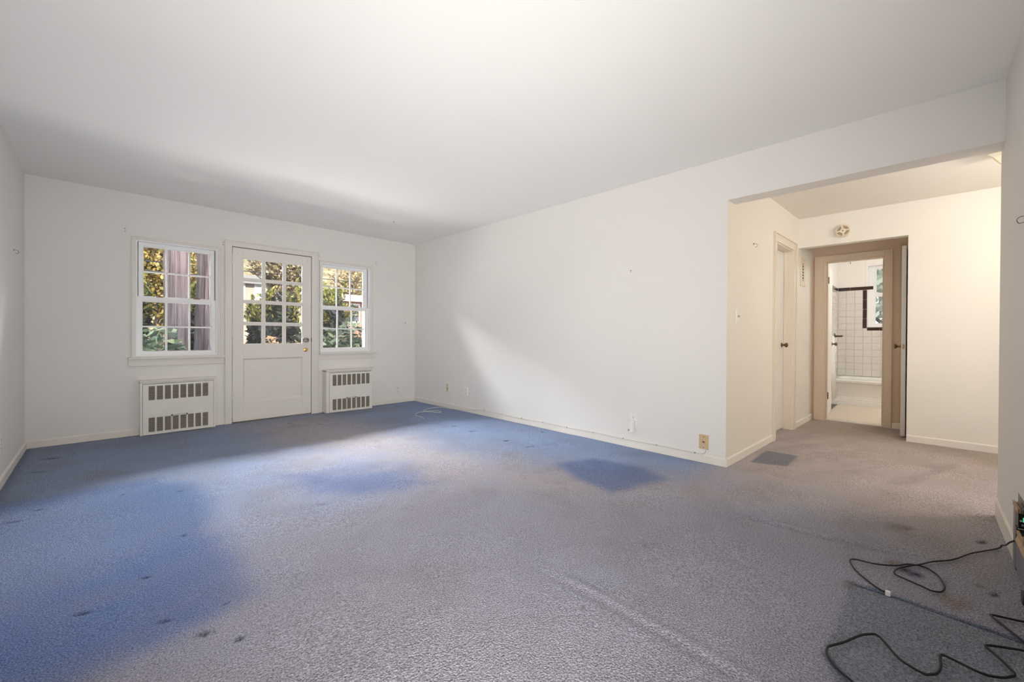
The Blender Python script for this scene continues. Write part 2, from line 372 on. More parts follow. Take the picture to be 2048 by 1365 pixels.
    crease([(2.62, 1.95), (2.85, 1.80)], 0.018, 0.006); crease([(2.35, 1.52), (2.75, 1.32)], 0.02, 0.006)
    C *= (1+n2[:, None]*0.22+n1[:, None]*0.10)
    # low light along the left and back walls, put into the colour
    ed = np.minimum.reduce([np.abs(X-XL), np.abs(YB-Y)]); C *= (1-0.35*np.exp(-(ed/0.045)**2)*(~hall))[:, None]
    Z -= np.exp(-(sdd/0.012)**2)*0.008+np.clip(dip, 0, 1)*0.006
    Z -= np.where(pc < 0, 0.003, 0)
    Z = np.clip(Z, -0.012, 0.03)
    me = bpy.data.meshes.new('floor')
    me.vertices.add(len(X)); me.vertices.foreach_set('co', np.stack([X, Y, Z], -1).astype(np.float32).ravel())
    me.loops.add(F.size); me.loops.foreach_set('vertex_index', F.astype(np.int32).ravel())
    me.polygons.add(len(F)); me.polygons.foreach_set('loop_start', np.arange(0, F.size, 4, dtype=np.int32)); me.polygons.foreach_set('loop_total', np.full(len(F), 4, np.int32))
    me.polygons.foreach_set('use_smooth', np.ones(len(F), bool))
    me.update(calc_edges=True); me.validate()
    ca = me.color_attributes.new('Col', 'FLOAT_COLOR', 'POINT')
    ca.data.foreach_set('color', np.concatenate([np.clip(C, 0.005, 1), np.ones((len(X), 1))], 1).astype(np.float32).ravel())
    me.materials.append(attr_mat('carpet', 0.95, fine=(170, 0.50), bump=(150, 1.0, 0.014), spec=0.1))
    o = bpy.data.objects.new('floor', me); COL.objects.link(o)
    tag(o, 'worn blue and gray wall-to-wall carpet with faded patches and creases', 'floor', kind='structure')
build_floor()

# ------------------------------------------------------------------ room shell
def wall_with_holes(mb, u0, u1, d0, d1, z0, z1, holes):
    """boxes around rectangular holes [(u0,u1,z0,z1)], sorted and not overlapping in u."""
    cur = u0
    for a, b, c, d in sorted(holes):
        if a > cur: mb.box(cur, a, d0, d1, z0, z1)
        if c > z0: mb.box(a, b, d0, d1, z0, c)
        if d < z1: mb.box(a, b, d0, d1, d, z1)
        cur = b
    if cur < u1: mb.box(cur, u1, d0, d1, z0, z1)
    return mb
W1 = (0.255, 0.935, 0.80, 1.985); W2 = (2.055, 2.745, 0.80, 1.985); D1 = (1.070, 1.940, 0.0, 2.040)
struct('wall_back', wall_with_holes(MB(BW), -0.62, 3.644, 0, 0.20, -0.05, H, [W1, W2, D1]), M_wall, 'off-white wall with the two windows and the glazed door', 'wall')
struct('wall_exterior_absorber', wall_with_holes(MB(BW), -3.5, 8.9, 0.2005, 0.26, -0.15, H+0.07, [W1, W2, D1]), mat('light_absorbing_facing', (0.035, 0.030, 0.030), 0.9, noise=(8, 0.4)), 'unseen dark facing added outside the window wall to absorb light', 'wall')  # added dark facing keeps lamp light from bouncing onto the trunks
struct('wall_left', MB().box(-0.62, XL, -0.46, YB, -0.05, H), M_wall, 'plain off-white wall at the left edge of the room', 'wall')
struct('wall_right', MB().box(XR, 3.644, 1.088, YB+0.2, -0.05, H).box(XR, 3.644, YN-0.14, 1.088, HH, H), M_wall, 'long blank off-white wall with the header over the hall opening', 'wall')
struct('wall_near', wall_with_holes(MB(), -0.62, 3.644, -0.455, YN, -0.05, H, [(2.0, 2.945, -0.05, 0.33)]).box(2.0, 2.945, -0.60, -0.455, -0.05, 0.36), M_wall, 'off-white wall seen edge-on at the right border', 'wall')
struct('ceiling', MB().box(-0.62, 3.644, -0.46, YB+0.2, H, H+0.05), M_ceil, 'wide plain white ceiling of the living room', 'ceiling')
# hall
struct('wall_hall_left', wall_with_holes(MB(HL), 0.006, 2.97, 0, 0.13, -0.05, HC+0.05, [(1.28, 1.92, -0.05, 1.985)]), M_hall, 'cream hall wall with the light switch and a cased doorway', 'wall')
mb = MB().box(XH, XH+0.10, -1.30, 0.102, -0.05, HC+0.04).box(XH, XH+0.10, 0.102, 1.01, 2.045, HC+0.04)
mb.box(XH+0.10, 5.79, 0.0, 0.102, -0.05, HC+0.04).box(5.79, XN, 0.0, 0.102, 1.995, HC+0.04)
struct('wall_hall_far', mb, M_hall, 'cream wall at the end of the hall with the alcove opening', 'wall')
struct('wall_alcove', wall_with_holes(MB(lambda u, d, z: (XN+d, u, z)), -1.30, 1.10, 0, 0.12, -0.05, HC+0.04, [(0.305, 0.848, -0.05, 1.958)]), mat('alcove_warm_shade', (0.60, 0.45, 0.32), 0.5, noise=(1.1, 0.04)), 'wall around the bathroom doorway, warm alcove shade put into its colour', 'wall')  # hall cream deepened to tan: the alcove's warm shade is in the colour
struct('wall_hall_right', MB().box(3.5, XN, -1.42, -1.30, -0.05, HC+0.04), M_hall, 'end wall of the hall hidden behind the near wall', 'wall')
struct('ceiling_hall', MB().box(3.644, 6.46, -1.42, 1.30, HC, HC+0.10), M_hall, 'lower cream ceiling over the hall beyond the header', 'ceiling')
# bathroom
struct('floor_bathroom', MB().box(6.44, 8.70, -1.0, 1.05, -0.06, 0.004), mat('mosaic_grout', (0.74, 0.67, 0.58), 0.5), 'small white mosaic floor of the bathroom', 'floor')
struct('wall_bathroom_left', MB().box(6.44, 8.85, 1.0, 1.08, -0.06, HC+0.02), M_bath, 'white bathroom wall at the left end of the tub', 'wall')
WB3 = (-0.628, -0.02, 1.19, 2.18)
wall_bf = struct('wall_bathroom_far', wall_with_holes(MB(BH), -1.05, 1.05, 0, 0.22, -0.06, HC+0.02, [WB3]), M_bath, 'white far bathroom wall with tiled lower part and window', 'wall')
struct('wall_bathroom_right', MB().box(6.44, 8.65, -1.05, -0.95, -0.06, HC+0.02), M_bath, 'right wall of the bathroom hidden from view', 'wall')
struct('ceiling_bathroom', MB().box(6.44, 8.85, -1.05, 1.08, HC, HC+0.05), M_bath, 'white bathroom ceiling above the tub', 'ceiling')
struct('roof', MB().box(-3.5, 8.9, -6.0, 5.9, H+0.07, 4.55), mat('shade_block_brick', (0.30, 0.17, 0.13), 0.9), 'unseen block above the rooms, added to shade the near yard', 'roof')  # unseen block added above the rooms; its height sets the yard's shadow line

# baseboards
def base(name, M, u0, u1, label, hgt=0.066, dep=0.012, m=M_base):
    mb = MB(M); mb.add([(u0, 0, -0.02), (u1, 0, -0.02), (u1, 0, hgt), (u0, 0, hgt), (u0, dep, -0.02), (u1, dep, -0.02), (u1, dep, hgt-0.008), (u0, dep, hgt-0.008), (u0, dep*0.5, hgt), (u1, dep*0.5, hgt)],
                       [(0, 1, 2, 3), (4, 5, 6, 7), (7, 6, 9, 8), (8, 9, 2, 3), (0, 4, 7, 8, 3), (1, 5, 6, 9, 2), (0, 1, 5, 4)])
    return struct(name, mb, m, label, 'baseboard')
base('baseboard_left', lambda u, d, z: (XL+d, u, z), YN, YB, 'low cream baseboard along the left wall')
base('baseboard_back', lambda u, d, z: (u, YB-d, z), XL, 0.275, 'cream baseboard left of the larger radiator cover')
base('baseboard_back', lambda u, d, z: (u, YB-d, z), 0.905, 1.0, 'short baseboard between larger radiator cover and door casing')
base('baseboard_back', lambda u, d, z: (u, YB-d, z), 2.03, 2.075, 'stub of baseboard between door casing and smaller radiator cover')
base('baseboard_back', lambda u, d, z: (u, YB-d, z), 2.72, XR, 'cream baseboard between smaller radiator cover and corner')
base('baseboard_right', RW, 1.076, YB, 'long cream baseboard with a cable tacked along its top')
base('baseboard_near', NW, 2.945, 3.65, 'white baseboard at the right border of the picture', 0.10, 0.009)
base('baseboard_hall_left', lambda u, d, z: HL(u, -d, z), -0.012, 1.19, 'cream baseboard under the hall light switch', m=M_hall)
base('baseboard_hall_left', lambda u, d, z: HL(u, -d, z), 2.01, 2.83, 'cream baseboard in the alcove beside the doorway', m=M_hall)
base('baseboard_hall_far', lambda u, d, z: (XH-d, u, z), -1.30, 0.102, 'white baseboard on the hall end wall', m=M_base)
base('baseboard_alcove', lambda u, d, z: (XN-d, u, z), 0.104, 0.235, 'short tan baseboard right of the bathroom door casing', m=M_htrim)

# ------------------------------------------------------------------ sash windows
def sash_window(name, label, M, u0, u1, z0, z1, up, low, ncol, nrow, sash_w, depth_up, depth_low, grid=True, sill=None, locks=(), handle=None):
    """up/low = (ua, ub, za, zb) glass openings of the upper and lower sash; d grows outwards."""
    o = thing(name, label, 'window', M((u0+u1)/2, 0, z0), kind='structure')
    # liner of the opening
    mb = MB(M); t = 0.012
    mb.box(u0, u0+t, 0, 0.14, z0, z1).box(u1-t, u1, 0, 0.14, z0, z1).box(u0+t, u1-t, 0, 0.14, z1-t, z1).box(u0+t, u1-t, 0, 0.14, z0, z0+t)
    for uu in (u0+t, u1-t-0.008): mb.box(uu, uu+0.008, depth_low+0.040, depth_low+0.048, z0, z1)
    build('frame', mb, M_vinyl, o)
    for nm, g, d in (('upper_sash', up, depth_up), ('lower_sash', low, depth_low)):
        a, b, c, e = g
        lo_ = (low[3]+0.002 if nm == 'upper_sash' else z0+t); hi_ = (z1-t if nm == 'upper_sash' else up[2]-0.006)
        mb = MB(M); th = 0.032
        mb.box(u0+t, a, d, d+th, lo_, hi_).box(b, u1-t, d, d+th, lo_, hi_)
        mb.box(a, b, d, d+th, e, hi_).box(a, b, d, d+th, lo_, c)
        # glazing bead
        q = 0.006
        mb.box(a, a+q, d+0.008, d+0.02, c, e).box(b-q, b, d+0.008, d+0.02, c, e).box(a+q, b-q, d+0.008, d+0.02, c, c+q).box(a+q, b-q, d+0.008, d+0.02, e-q, e)
        s = build(nm, mb, M_vinyl, o, bevel=0.002)
        gw = 0.016
        us = [a+(b-a)*k/ncol for k in range(ncol+1)]; zs = [c+(e-c)*k/nrow for k in range(nrow+1)]
        for i in range(ncol):
            for j in range(nrow):
                build('pane', MB(M).box(us[i]+0.001, us[i+1]-0.001, d+0.0155, d+0.0165, zs[j]+0.001, zs[j+1]-0.001), M_glass, s)
        for i in range(1, ncol):
            build('muntin', MB(M).box(us[i]-gw/2, us[i]+gw/2, d+0.010, d+0.0215, c, e), M_grid, s)
        for j in range(1, nrow):
            build('muntin', MB(M).box(a, b, d+0.0095, d+0.022, zs[j]-gw/2, zs[j]+gw/2), M_grid, s)
        if nm == 'lower_sash':
            for ul in locks:
                k = MB(M).box(ul-0.028, ul+0.028, d+0.002, d+0.03, hi_, hi_+0.008)
                k.lathe(tuple((ul, d+0.016, hi_+0.006)), [(0, 0.012), (0.012, 0.010)], 12, 'z').box(ul-0.006, ul+0.034, d+0.010, d+0.020, hi_+0.008, hi_+0.016)
                build('sash_lock', k, M_bronze, s)
    return o
w1 = sash_window('window_1', 'larger white six-over-six sash window left of the door', BW, *W1, (0.311, 0.880, 1.414, 1.932), (0.300, 0.882, 0.842, 1.364), 3, 2, 0.04, 0.060, 0.020, locks=(0.44, 0.75))
w2 = sash_window('window_2', 'smaller white six-over-six sash window right of the door', BW, *W2, (2.105, 2.674, 1.417, 1.936), (2.093, 2.686, 0.848, 1.372), 3, 2, 0.04, 0.060, 0.020, locks=(2.55,))
def casing(o, u0, u1, z0, z1, ti, right=True):
    mb = MB(BW); a, b, c, d = ti
    mb.box(u0, a, -0.014, 0.002, z0, z1).box(b, u1, -0.014, 0.002, z0, z1).box(a, b, -0.014, 0.002, d, z1)
    mb.box(u0, u0+0.010, -0.020, -0.014, z0, z1).box(u1-0.010, u1, -0.020, -0.014, z0, z1).box(u0+0.010, u1-0.010, -0.020, -0.014, z1-0.010, z1)
    build('casing', mb, M_trim, o, bevel=0.003)
casing(w1, 0.220, 0.966, 0.785, 2.015, W1); casing(w2, 2.040, 2.785, 0.785, 2.012, W2)
for o, u0, u1, a0, a1 in ((w1, 0.193, 0.998, 0.20, 0.998), (w2, 2.031, 2.836, 2.031, 2.825)):
    build('window_sill', MB(BW).box(u0, u1, -0.050, 0.018, 0.768, 0.790), M_trim, o, bevel=0.006)
    build('apron', MB(BW).box(a0, a1, -0.016, 0.002, 0.698, 0.768).box(a0, a1, -0.021, -0.016, 0.748, 0.768).box(a0, a1, -0.019, -0.016, 0.700, 0.712), M_trim, o, bevel=0.003)

# ------------------------------------------------------------------ glazed exterior door
d1 = thing('door_1', 'off-white exterior door with twelve small panes over one panel', 'door', (1.5, YB, 0), kind='structure')
mb = MB(BW).box(1.0, 1.070, -0.020, 0.004, -0.01, 2.107).box(1.940, 2.028, -0.020, 0.004, -0.01, 2.107).box(1.070, 1.940, -0.020, 0.004, 2.040, 2.107)
mb.box(1.0, 1.012, -0.028, -0.020, -0.01, 2.107).box(2.016, 2.028, -0.028, -0.020, -0.01, 2.107).box(1.012, 2.016, -0.028, -0.020, 2.095, 2.107)
build('casing', mb, M_trim, d1, bevel=0.003)
build('jamb', MB(BW).box(1.062, 1.072, 0.004, 0.18, 0, 2.045).box(1.938, 1.948, 0.004, 0.18, 0, 2.045).box(1.072, 1.938, 0.004, 0.18, 2.036, 2.045).box(1.072, 1.938, 0.036, 0.19, -0.05, 0.035), M_dark, d1)
DX0, DX1, GX0, GX1, GZ0, GZ1 = 1.0755, 1.9345, 1.180, 1.832, 0.912, 1.917
df, dt = -0.010, 0.034
leaf = MB(BW)
leaf.box(DX0, GX0, df, dt, 0.012, 2.033).box(GX1, DX1, df, dt, 0.012, 2.033).box(GX0, GX1, df, dt, GZ1, 2.033)
leaf.box(GX0, GX1, df, dt, 0.742, GZ0).box(GX0, GX1, df, dt, 0.012, 0.230)
lf = build('door_leaf', leaf, M_door, d1, bevel=0.0015)
pnl = MB(BW).box(GX0, GX1, df+0.016, dt-0.006, 0.230, 0.742)
q = 0.016
pnl.add([(GX0, df, 0.230), (GX1, df, 0.230), (GX1, df, 0.742), (GX0, df, 0.742), (GX0+q, df+0.016, 0.230+q), (GX1-q, df+0.016, 0.230+q), (GX1-q, df+0.016, 0.742-q), (GX0+q, df+0.016, 0.742-q)],
        [(0, 1, 5, 4), (1, 2, 6, 5), (2, 3, 7, 6), (3, 0, 4, 7)])
build('door_panel', pnl, M_door, d1)
cw = 0.030; pw = (GX1-GX0-2*cw)/3; ph = (GZ1-GZ0-3*cw)/4
M_bead = mat('bead_paint', (0.84, 0.82, 0.78), 0.3)
for i in range(2):
    u = GX0+pw*(i+1)+cw*i; build('muntin', MB(BW).box(u, u+cw, df+0.002, dt-0.004, GZ0, GZ1), M_door, d1, bevel=0.004)
for j in range(3):
    z = GZ0+ph*(j+1)+cw*j; build('muntin', MB(BW).box(GX0, GX1, df+0.0015, dt-0.0045, z, z+cw), M_door, d1, bevel=0.004)
for i in range(3):
    for j in range(4):
        u = GX0+(pw+cw)*i; z = GZ0+(ph+cw)*j
        p = build('pane', MB(BW).box(u+0.001, u+pw-0.001, 0.012, 0.0135, z+0.001, z+ph-0.001), M_dirty, d1)
        b_ = 0.006; mbd = MB(BW).box(u, u+b_, 0.000, 0.010, z, z+ph).box(u+pw-b_, u+pw, 0.000, 0.010, z, z+ph).box(u+b_, u+pw-b_, 0.000, 0.010, z, z+b_).box(u+b_, u+pw-b_, 0.000, 0.010, z+ph-b_, z+ph)
        build('glazing_bead', mbd, M_bead, p)
build('threshold_strip', MB(BW).box(DX0+0.004, DX1-0.004, df-0.008, df+0.001, 0.012, 0.052), M_base, d1, bevel=0.002)
for z in (1.884, 1.057, 0.331):
    h = MB(BW).box(1.062, 1.0745, -0.0235, -0.009, z-0.05, z+0.05)
    for k in range(3): h.lathe((1.0735, -0.0245, z-0.05+k*0.0335), [(0.001, 0.0055), (0.0325, 0.0055)], 10, 'z')
    build('hinge', h, M_door, d1)
kb = MB(BW).lathe((1.866, df, 0.958), [(0, 0.030), (-0.006, 0.029), (-0.008, 0.013), (-0.030, 0.012), (-0.034, 0.024), (-0.046, 0.029), (-0.056, 0.027), (-0.060, 0.020), (-0.058, 0.010)], 24, 'y')
build('door_knob', kb, M_nickel, d1, smooth=True, label='brushed metal door knob')
kb = MB(BW).lathe((1.868, df, 0.834), [(0, 0.029), (-0.008, 0.027), (-0.013, 0.020)], 24, 'y').box(1.861, 1.875, df-0.032, df-0.011, 0.818, 0.850)
build('deadbolt', kb, M_brass, d1, smooth=True, label='brass deadbolt thumb turn')
build('strike_plate', MB(BW).box(1.937, 1.9395, -0.0225, -0.006, 0.935, 0.985), M_bronze, d1)
for uc, sg in ((1.125, 1), (1.885, -1)):
    build('hook', MB().tube([(uc, YB+df, 1.985), (uc-0.004*sg, YB+df-0.012, 1.975), (uc+0.006*sg, YB+df-0.016, 1.955), (uc+0.016*sg, YB+df-0.008, 1.945)], 0.0022, 6, 4), M_door, d1)

# ------------------------------------------------------------------ radiator covers
def radiator(label, x0, x1, yf, z1, ztop, c0, pitch, sw, skew=0.0, side_x0=None):
    """front panel x0..x1 at depth yf (skewed forward to the right), with two rows of louvred slots."""
    o = thing('radiator_cover', label, 'radiator', ((x0+x1)/2, yf+0.05, 0))
    def P(u, d, z): return (u, yf - skew*(u-x0)/(x1-x0) + d, z)
    cols = [(c0+k*pitch, c0+k*pitch+sw) for k in range(8)]
    rows = [(0.031, 0.176), (0.354, 0.497)]
    mb = MB(P); t = 0.004
    mb.box(x0, x1, 0, t, 0.004, rows[0][0]).box(x0, x1, 0, t, rows[0][1], rows[1][0]).box(x0, x1, 0, t, rows[1][1], z1)
    for a, b in rows:
        e = [x0]+[v for c in cols for v in c]+[x1]
        for k in range(0, len(e), 2): mb.box(e[k], e[k+1], 0, t, a, b)
    mb.box(x0, x0+0.004, t, 0.03, 0.004, z1).box(x1-0.004, x1, t, 0.03, 0.004, z1)
    fp = build('front_panel', mb, M_radi, o)
    for a, b in rows:
        for (u0, u1) in cols:
            lv = MB(P); n = 9
            for k in range(n):
                zc = a+(b-a)*(k+0.5)/n
                lv.add([(u0+0.0005, 0.0015, zc-0.006), (u1-0.0005, 0.0015, zc-0.006), (u1-0.0005, 0.011, zc+0.004), (u0+0.0005, 0.011, zc+0.004),
                        (u0+0.0005, 0.0015, zc-0.0045), (u1-0.0005, 0.0015, zc-0.0045), (u1-0.0005, 0.011, zc+0.0055), (u0+0.0005, 0.011, zc+0.0055)],
                       [(0, 1, 2, 3), (4, 7, 6, 5), (0, 4, 5, 1), (2, 6, 7, 3), (0, 3, 7, 4), (1, 5, 6, 2)])
            build('louver', lv, M_louv, fp, kind='stuff')
    # damper door let into the lower middle
    a, b = cols[3][0]-0.008, cols[4][1]+0.008; zc0, zc1 = 0.012, 0.187
    dd = MB(P); w = 0.005
    dd.box(a, a+w, -0.005, 0.0, zc0, zc1).box(b-w, b, -0.005, 0.0, zc0, zc1).box(a+w, b-w, -0.005, 0.0, zc1-w*1.5, zc1).box(a+w, b-w, -0.005, 0.0, zc0, zc0+w)
    ad = build('access_door', dd, M_radi, o)
    for q0, q1, r0, r1 in ((a-0.003, a, zc0, zc1+0.003), (b, b+0.0015, zc0, zc1), (a, b, zc1, zc1+0.003)): build('gap', MB(P).box(q0, q1, -0.0012, 0.0005, r0, r1), M_louv, ad)
    for q0 in (a-0.004, b-0.008): build('latch', MB(P).box(q0, q0+0.012, -0.006, -0.0052, zc1-0.012, zc1+0.002), M_slot, ad)
    # enclosure: sides, top ledge with a moulded lip, dark cavity
    sx0 = x0-0.022 if side_x0 is None else side_x0
    y0 = yf+0.008
    for q0, q1 in ((sx0, x0-0.001), (x1+0.003, x1+0.020)): build('side_panel', MB().box(q0, q1, y0, YB, 0.0, ztop-0.012), M_radi, o, bevel=0.003)
    tp = MB().box(sx0-0.006, x1+0.026, y0-0.016, YB, ztop-0.012, ztop).box(sx0, x1+0.020, y0-0.008, YB, ztop-0.024, ztop-0.012).box(sx0+0.018, x1+0.003, y0+0.002, YB, z1+0.002, ztop-0.024)
    build('top_ledge', tp, M_radi, o, bevel=0.003)
    build('cavity', MB().box(sx0+0.02, x1, YB-0.03, YB-0.002, 0.0, z1), M_radin, o)
    return o
radiator('larger off-white radiator cover under the larger window', 0.301, 0.881, 5.527, 0.517, 0.556, 0.344, 0.0630, 0.0485)
radiator('smaller off-white radiator cover under the smaller window', 2.120, 2.690, 5.482, 0.524, 0.563, 2.158, 0.0637, 0.0480, skew=0.035, side_x0=2.080)

# ------------------------------------------------------------------ wall plates
def duplex(name, label, M, u, z, m=M_plate, w=0.070, h=0.114, sgn=1, cat='outlet', loc=None):
    o = thing(name, label, cat, M(u, 0, z))
    f = lambda a, d, c: M(u+a, d, z+c)
    mb = MB(f); mb.add([(-w/2, 0, -h/2), (w/2, 0, -h/2), (w/2, 0, h/2), (-w/2, 0, h/2), (-w/2+.004, .005, -h/2+.004), (w/2-.004, .005, -h/2+.004), (w/2-.004, .005, h/2-.004), (-w/2+.004, .005, h/2-.004)],
                       [(0, 1, 2, 3), (4, 5, 6, 7), (0, 1, 5, 4), (1, 2, 6, 5), (2, 3, 7, 6), (3, 0, 4, 7)])
    build('plate', mb, m, o)
    return o, f
def sockets(o, f, m=M_plate, which=(0.027, -0.027)):
    for c in which:
        s = MB(f).box(-0.0165, 0.0165, 0.0045, 0.0075, c-0.0135, c+0.0135)
        s = build('socket', s, m, o, bevel=0.003)
        build('slot', MB(f).box(-0.0085, -0.0055, 0.0072, 0.0080, c-0.002, c+0.008).box(0.0055, 0.0085, 0.0072, 0.0080, c-0.002, c+0.008).box(-0.003, 0.003, 0.0072, 0.0080, c-0.010, c-0.005), M_slot, s)
    build('screw', MB(f).box(-0.003, 0.003, 0.0045, 0.0062, -0.003, 0.003), M_nickel, o)
BI = lambda u, d, z: (u, YB-d, z)
o, f = duplex('outlet', 'painted-over duplex outlet right of the smaller radiator cover', BI, 3.186, 0.20, M_wall); sockets(o, f, M_wall)
o, f = duplex('jack_plate', 'ivory jack plate with one black hole near the corner', RW, 4.76, 0.285, M_ivory, cat='wall plate')
build('jack', MB(f).lathe((0, 0.004, -0.012), [(0, 0.008), (0.006, 0.007)], 14, 'y'), M_black, o)
o, f = duplex('outlet', 'white duplex outlet beside the ivory jack plate', RW, 4.34, 0.272); sockets(o, f)
o, f = duplex('outlet', 'white outlet with a plug-in adapter in its lower socket', RW, 1.882, 0.250, h=0.122); sockets(o, f, which=(0.030,))
# plug-in adapter
ad = thing('plug_in_adapter', 'white plug-in adapter with a rounded front hanging from the outlet', 'adapter', (XR, 1.89, 0.2))
f = lambda a, d, c: RW(1.892+a, d, 0.198+c)
prof = [(-0.031, 0.008), (-0.031, 0.030), (-0.024, 0.043), (-0.010, 0.050), (0.010, 0.050), (0.024, 0.043), (0.031, 0.030), (0.031, 0.008)]
vs = [(a, d, -0.055) for a, d in prof]+[(a, d, 0.055) for a, d in prof]; n = len(prof)
build('housing', MB(f).add(vs, [tuple(range(n)), tuple(range(n, 2*n))]+[(i, (i+1) % n, (i+1) % n+n, i+n) for i in range(n)]), M_plate, ad, smooth=True, bevel=0.003)
build('vent', MB(f).box(0.004, 0.020, 0.0487, 0.0502, -0.040, -0.026), M_louv, ad)
for k in range(5): build('vent', MB(f).box(0.006, 0.018, 0.0485, 0.0498, -0.012+k*0.011, -0.009+k*0.011), M_grid, ad)
o, f = duplex('phone_plate', 'speckled gold phone plate with a looping cable above the baseboard', RW, 1.255, 0.167, M_gold, 0.075, 0.118, cat='wall plate')
build('jack', MB(f).box(-0.007, 0.007, 0.004, 0.012, -0.006, 0.006), M_bronze, o)
for c in (-0.042, 0.042): build('screw', MB(f).lathe((0, 0.0045, c), [(0, 0.004), (0.002, 0.003)], 10, 'y'), M_bronze, o)
LW = lambda u, d, z: (XL+d, u, z)
o, f = duplex('outlet', 'white outlet cut off by the left border of the photo', LW, 4.33, 0.287); sockets(o, f)
HI = lambda u, d, z: HL(u, -d, z)
o, f = duplex('light_switch', 'white toggle light switch on the cream hall wall', HI, 0.232, 1.195, M_plate, cat='switch')
build('toggle', MB(f).box(-0.005, 0.005, 0.004, 0.016, -0.004, 0.010), M_nickel, o)
for c in (0.030, -0.036): build('screw', MB(f).box(-0.003, 0.003, 0.0045, 0.006, c, c+0.006), M_plate, o)
# cable tacked along the baseboard, ending in a loose coil on the carpet
cab = [RW(1.255, 0.012, 0.165), RW(1.246, 0.034, 0.150), RW(1.222, 0.040, 0.112), RW(1.240, 0.030, 0.080), RW(1.275, 0.015, 0.068), RW(1.31, 0.0155, 0.0665)]
cab += [RW(y, 0.0155, 0.066+0.002*math.sin(y*9)) for y in np.arange(1.45, 4.1, 0.13)]
cab += [RW(4.16, 0.0155, 0.052), RW(4.30, 0.018, 0.028), RW(4.45, 0.03, 0.016), RW(4.60, 0.07, 0.016)]
cab = [tuple(p) for p in cab]
coil = [(3.381, 4.80), (3.224, 4.814), (3.051, 4.716), (3.099, 4.651), (3.177, 4.602), (3.184, 4.506), (3.134, 4.462), (3.088, 4.578), (3.031, 4.666), (2.922, 4.65), (2.831, 4.552), (2.806, 4.487), (2.816, 4.39), (2.772, 4.266)]
cab += [(x, y, 0.014) for x, y in coil]
cb = tag(build('phone_cable', MB().tube(cab, 0.0032, 7, 6), M_wcord, smooth=True), 'thin white phone cable along the baseboard ending in a loose coil', 'cable')
for y in np.arange(1.32, 4.0, 0.33):
    build('cable_staple', MB().box(XR-0.0195, XR-0.010, y-0.004, y+0.004, 0.0645, 0.0712), M_bronze, cb)

# small hardware left in the walls
def hook(label, M, u, z, s=1.0, name='wall_hook'):
    o = thing(name, label, 'hook', M(u, 0, z))
    build('base', MB(M).lathe((u, 0, z), [(0, 0.006*s), (0.003, 0.005*s)], 12, 'y'), M_nickel, o)
    pts = [M(u, 0.002, z), M(u, 0.012*s, z), M(u, 0.020*s, z-0.008*s), M(u, 0.016*s, z-0.020*s), M(u, 0.006*s, z-0.018*s)]
    build('hook_wire', MB().tube([tuple(p) for p in pts], 0.0018, 6, 4), M_nickel, o)
hook('small metal hook on the left wall near the corner', LW, 4.977, 1.673, 1.3)
hook('tiny hook on the right wall halfway to the hall', RW, 1.918, 1.64, 0.8)
hook('tiny metal hook high on the near wall at the right border', NW, 2.80, 1.553, 1.4)
hook('small hook between smaller window and room corner', BI, 3.31, 1.218, 1.0)
hook('small brown hook high on the cream hall wall', HI, 0.615, 1.855, 1.6)
CE = lambda u, d, z: (u, z, H-d)
hook('tiny hook in the ceiling above the smaller window', CE, 2.57, 4.651, 1.0, 'ceiling_hook')
for i, (u, z, lab) in enumerate([(0.174, 2.064, 'pair of screw holes above the larger window on its left'), (0.985, 2.058, 'curtain bracket remains between larger window and door'), (2.036, 2.074, 'curtain bracket remains between door and smaller window'), (2.832, 2.071, 'curtain bracket remains above the smaller window on its right')]):
    o = thing('curtain_bracket', lab, 'bracket', BI(u, 0, z))
    build('plate', MB(BI).box(u-0.006, u+0.006, 0, 0.004, z-0.022, z+0.022), M_trim, o)
    build('screw', MB(BI).box(u-0.003, u+0.004, 0.003, 0.0065, z+0.010, z+0.017).box(u-0.002, u+0.005, 0.003, 0.0065, z-0.016, z-0.009), M_bronze, o)

# ------------------------------------------------------------------ hall doorway, door, chime
d2 = thing('door_2', 'cream cased doorway in the hall with a closed door set deep', 'door', HL(1.6, 0, 0), kind='structure')
mb = MB(HL).box(1.192, 1.282, -0.016, 0.004, -0.01, 2.070).box(1.918, 2.008, -0.016, 0.004, -0.01, 2.070).box(1.282, 1.918, -0.016, 0.004, 1.983, 2.070)
mb.box(1.192, 1.206, -0.026, -0.016, -0.01, 2.070).box(1.994, 2.008, -0.026, -0.016, -0.01, 2.070).box(1.206, 1.994, -0.026, -0.016, 2.056, 2.070)
build('casing', mb, M_htrim, d2, bevel=0.003)
build('jamb', MB(HL).box(1.281, 1.293, 0.0, 0.13, -0.01, 1.984).box(1.907, 1.919, 0.0, 0.13, -0.01, 1.984).box(1.293, 1.907, 0.0, 0.13, 1.972, 1.984).box(1.293, 1.305, 0.048, 0.078, 0, 1.972).box(1.895, 1.907, 0.048, 0.078, 0, 1.972), M_htrim, d2)
build('door_leaf', MB(HL).box(1.296, 1.904, 0.080, 0.116, 0.014, 1.969), M_door, d2, bevel=0.002)
def knob(f, m, par, label=None):
    mb = MB(f).lathe((0, 0, 0), [(0, 0.026), (0.005, 0.025), (0.008, 0.011), (0.028, 0.010), (0.034, 0.020), (0.046, 0.026), (0.056, 0.022), (0.060, 0.010)], 18, 'y')
    build('door_knob', mb, m, par, smooth=True, label=label)
knob(lambda a, d, c: HL(1.835+a, 0.080-d, 0.94+c), M_bronze, d2)
o = thing('door_chime', 'small cream slotted grille high on the alcove wall by the doorway', 'grille', HL(2.345, 0, 1.79))
f = lambda a, d, c: HL(2.345+a, -d, 1.79+c)
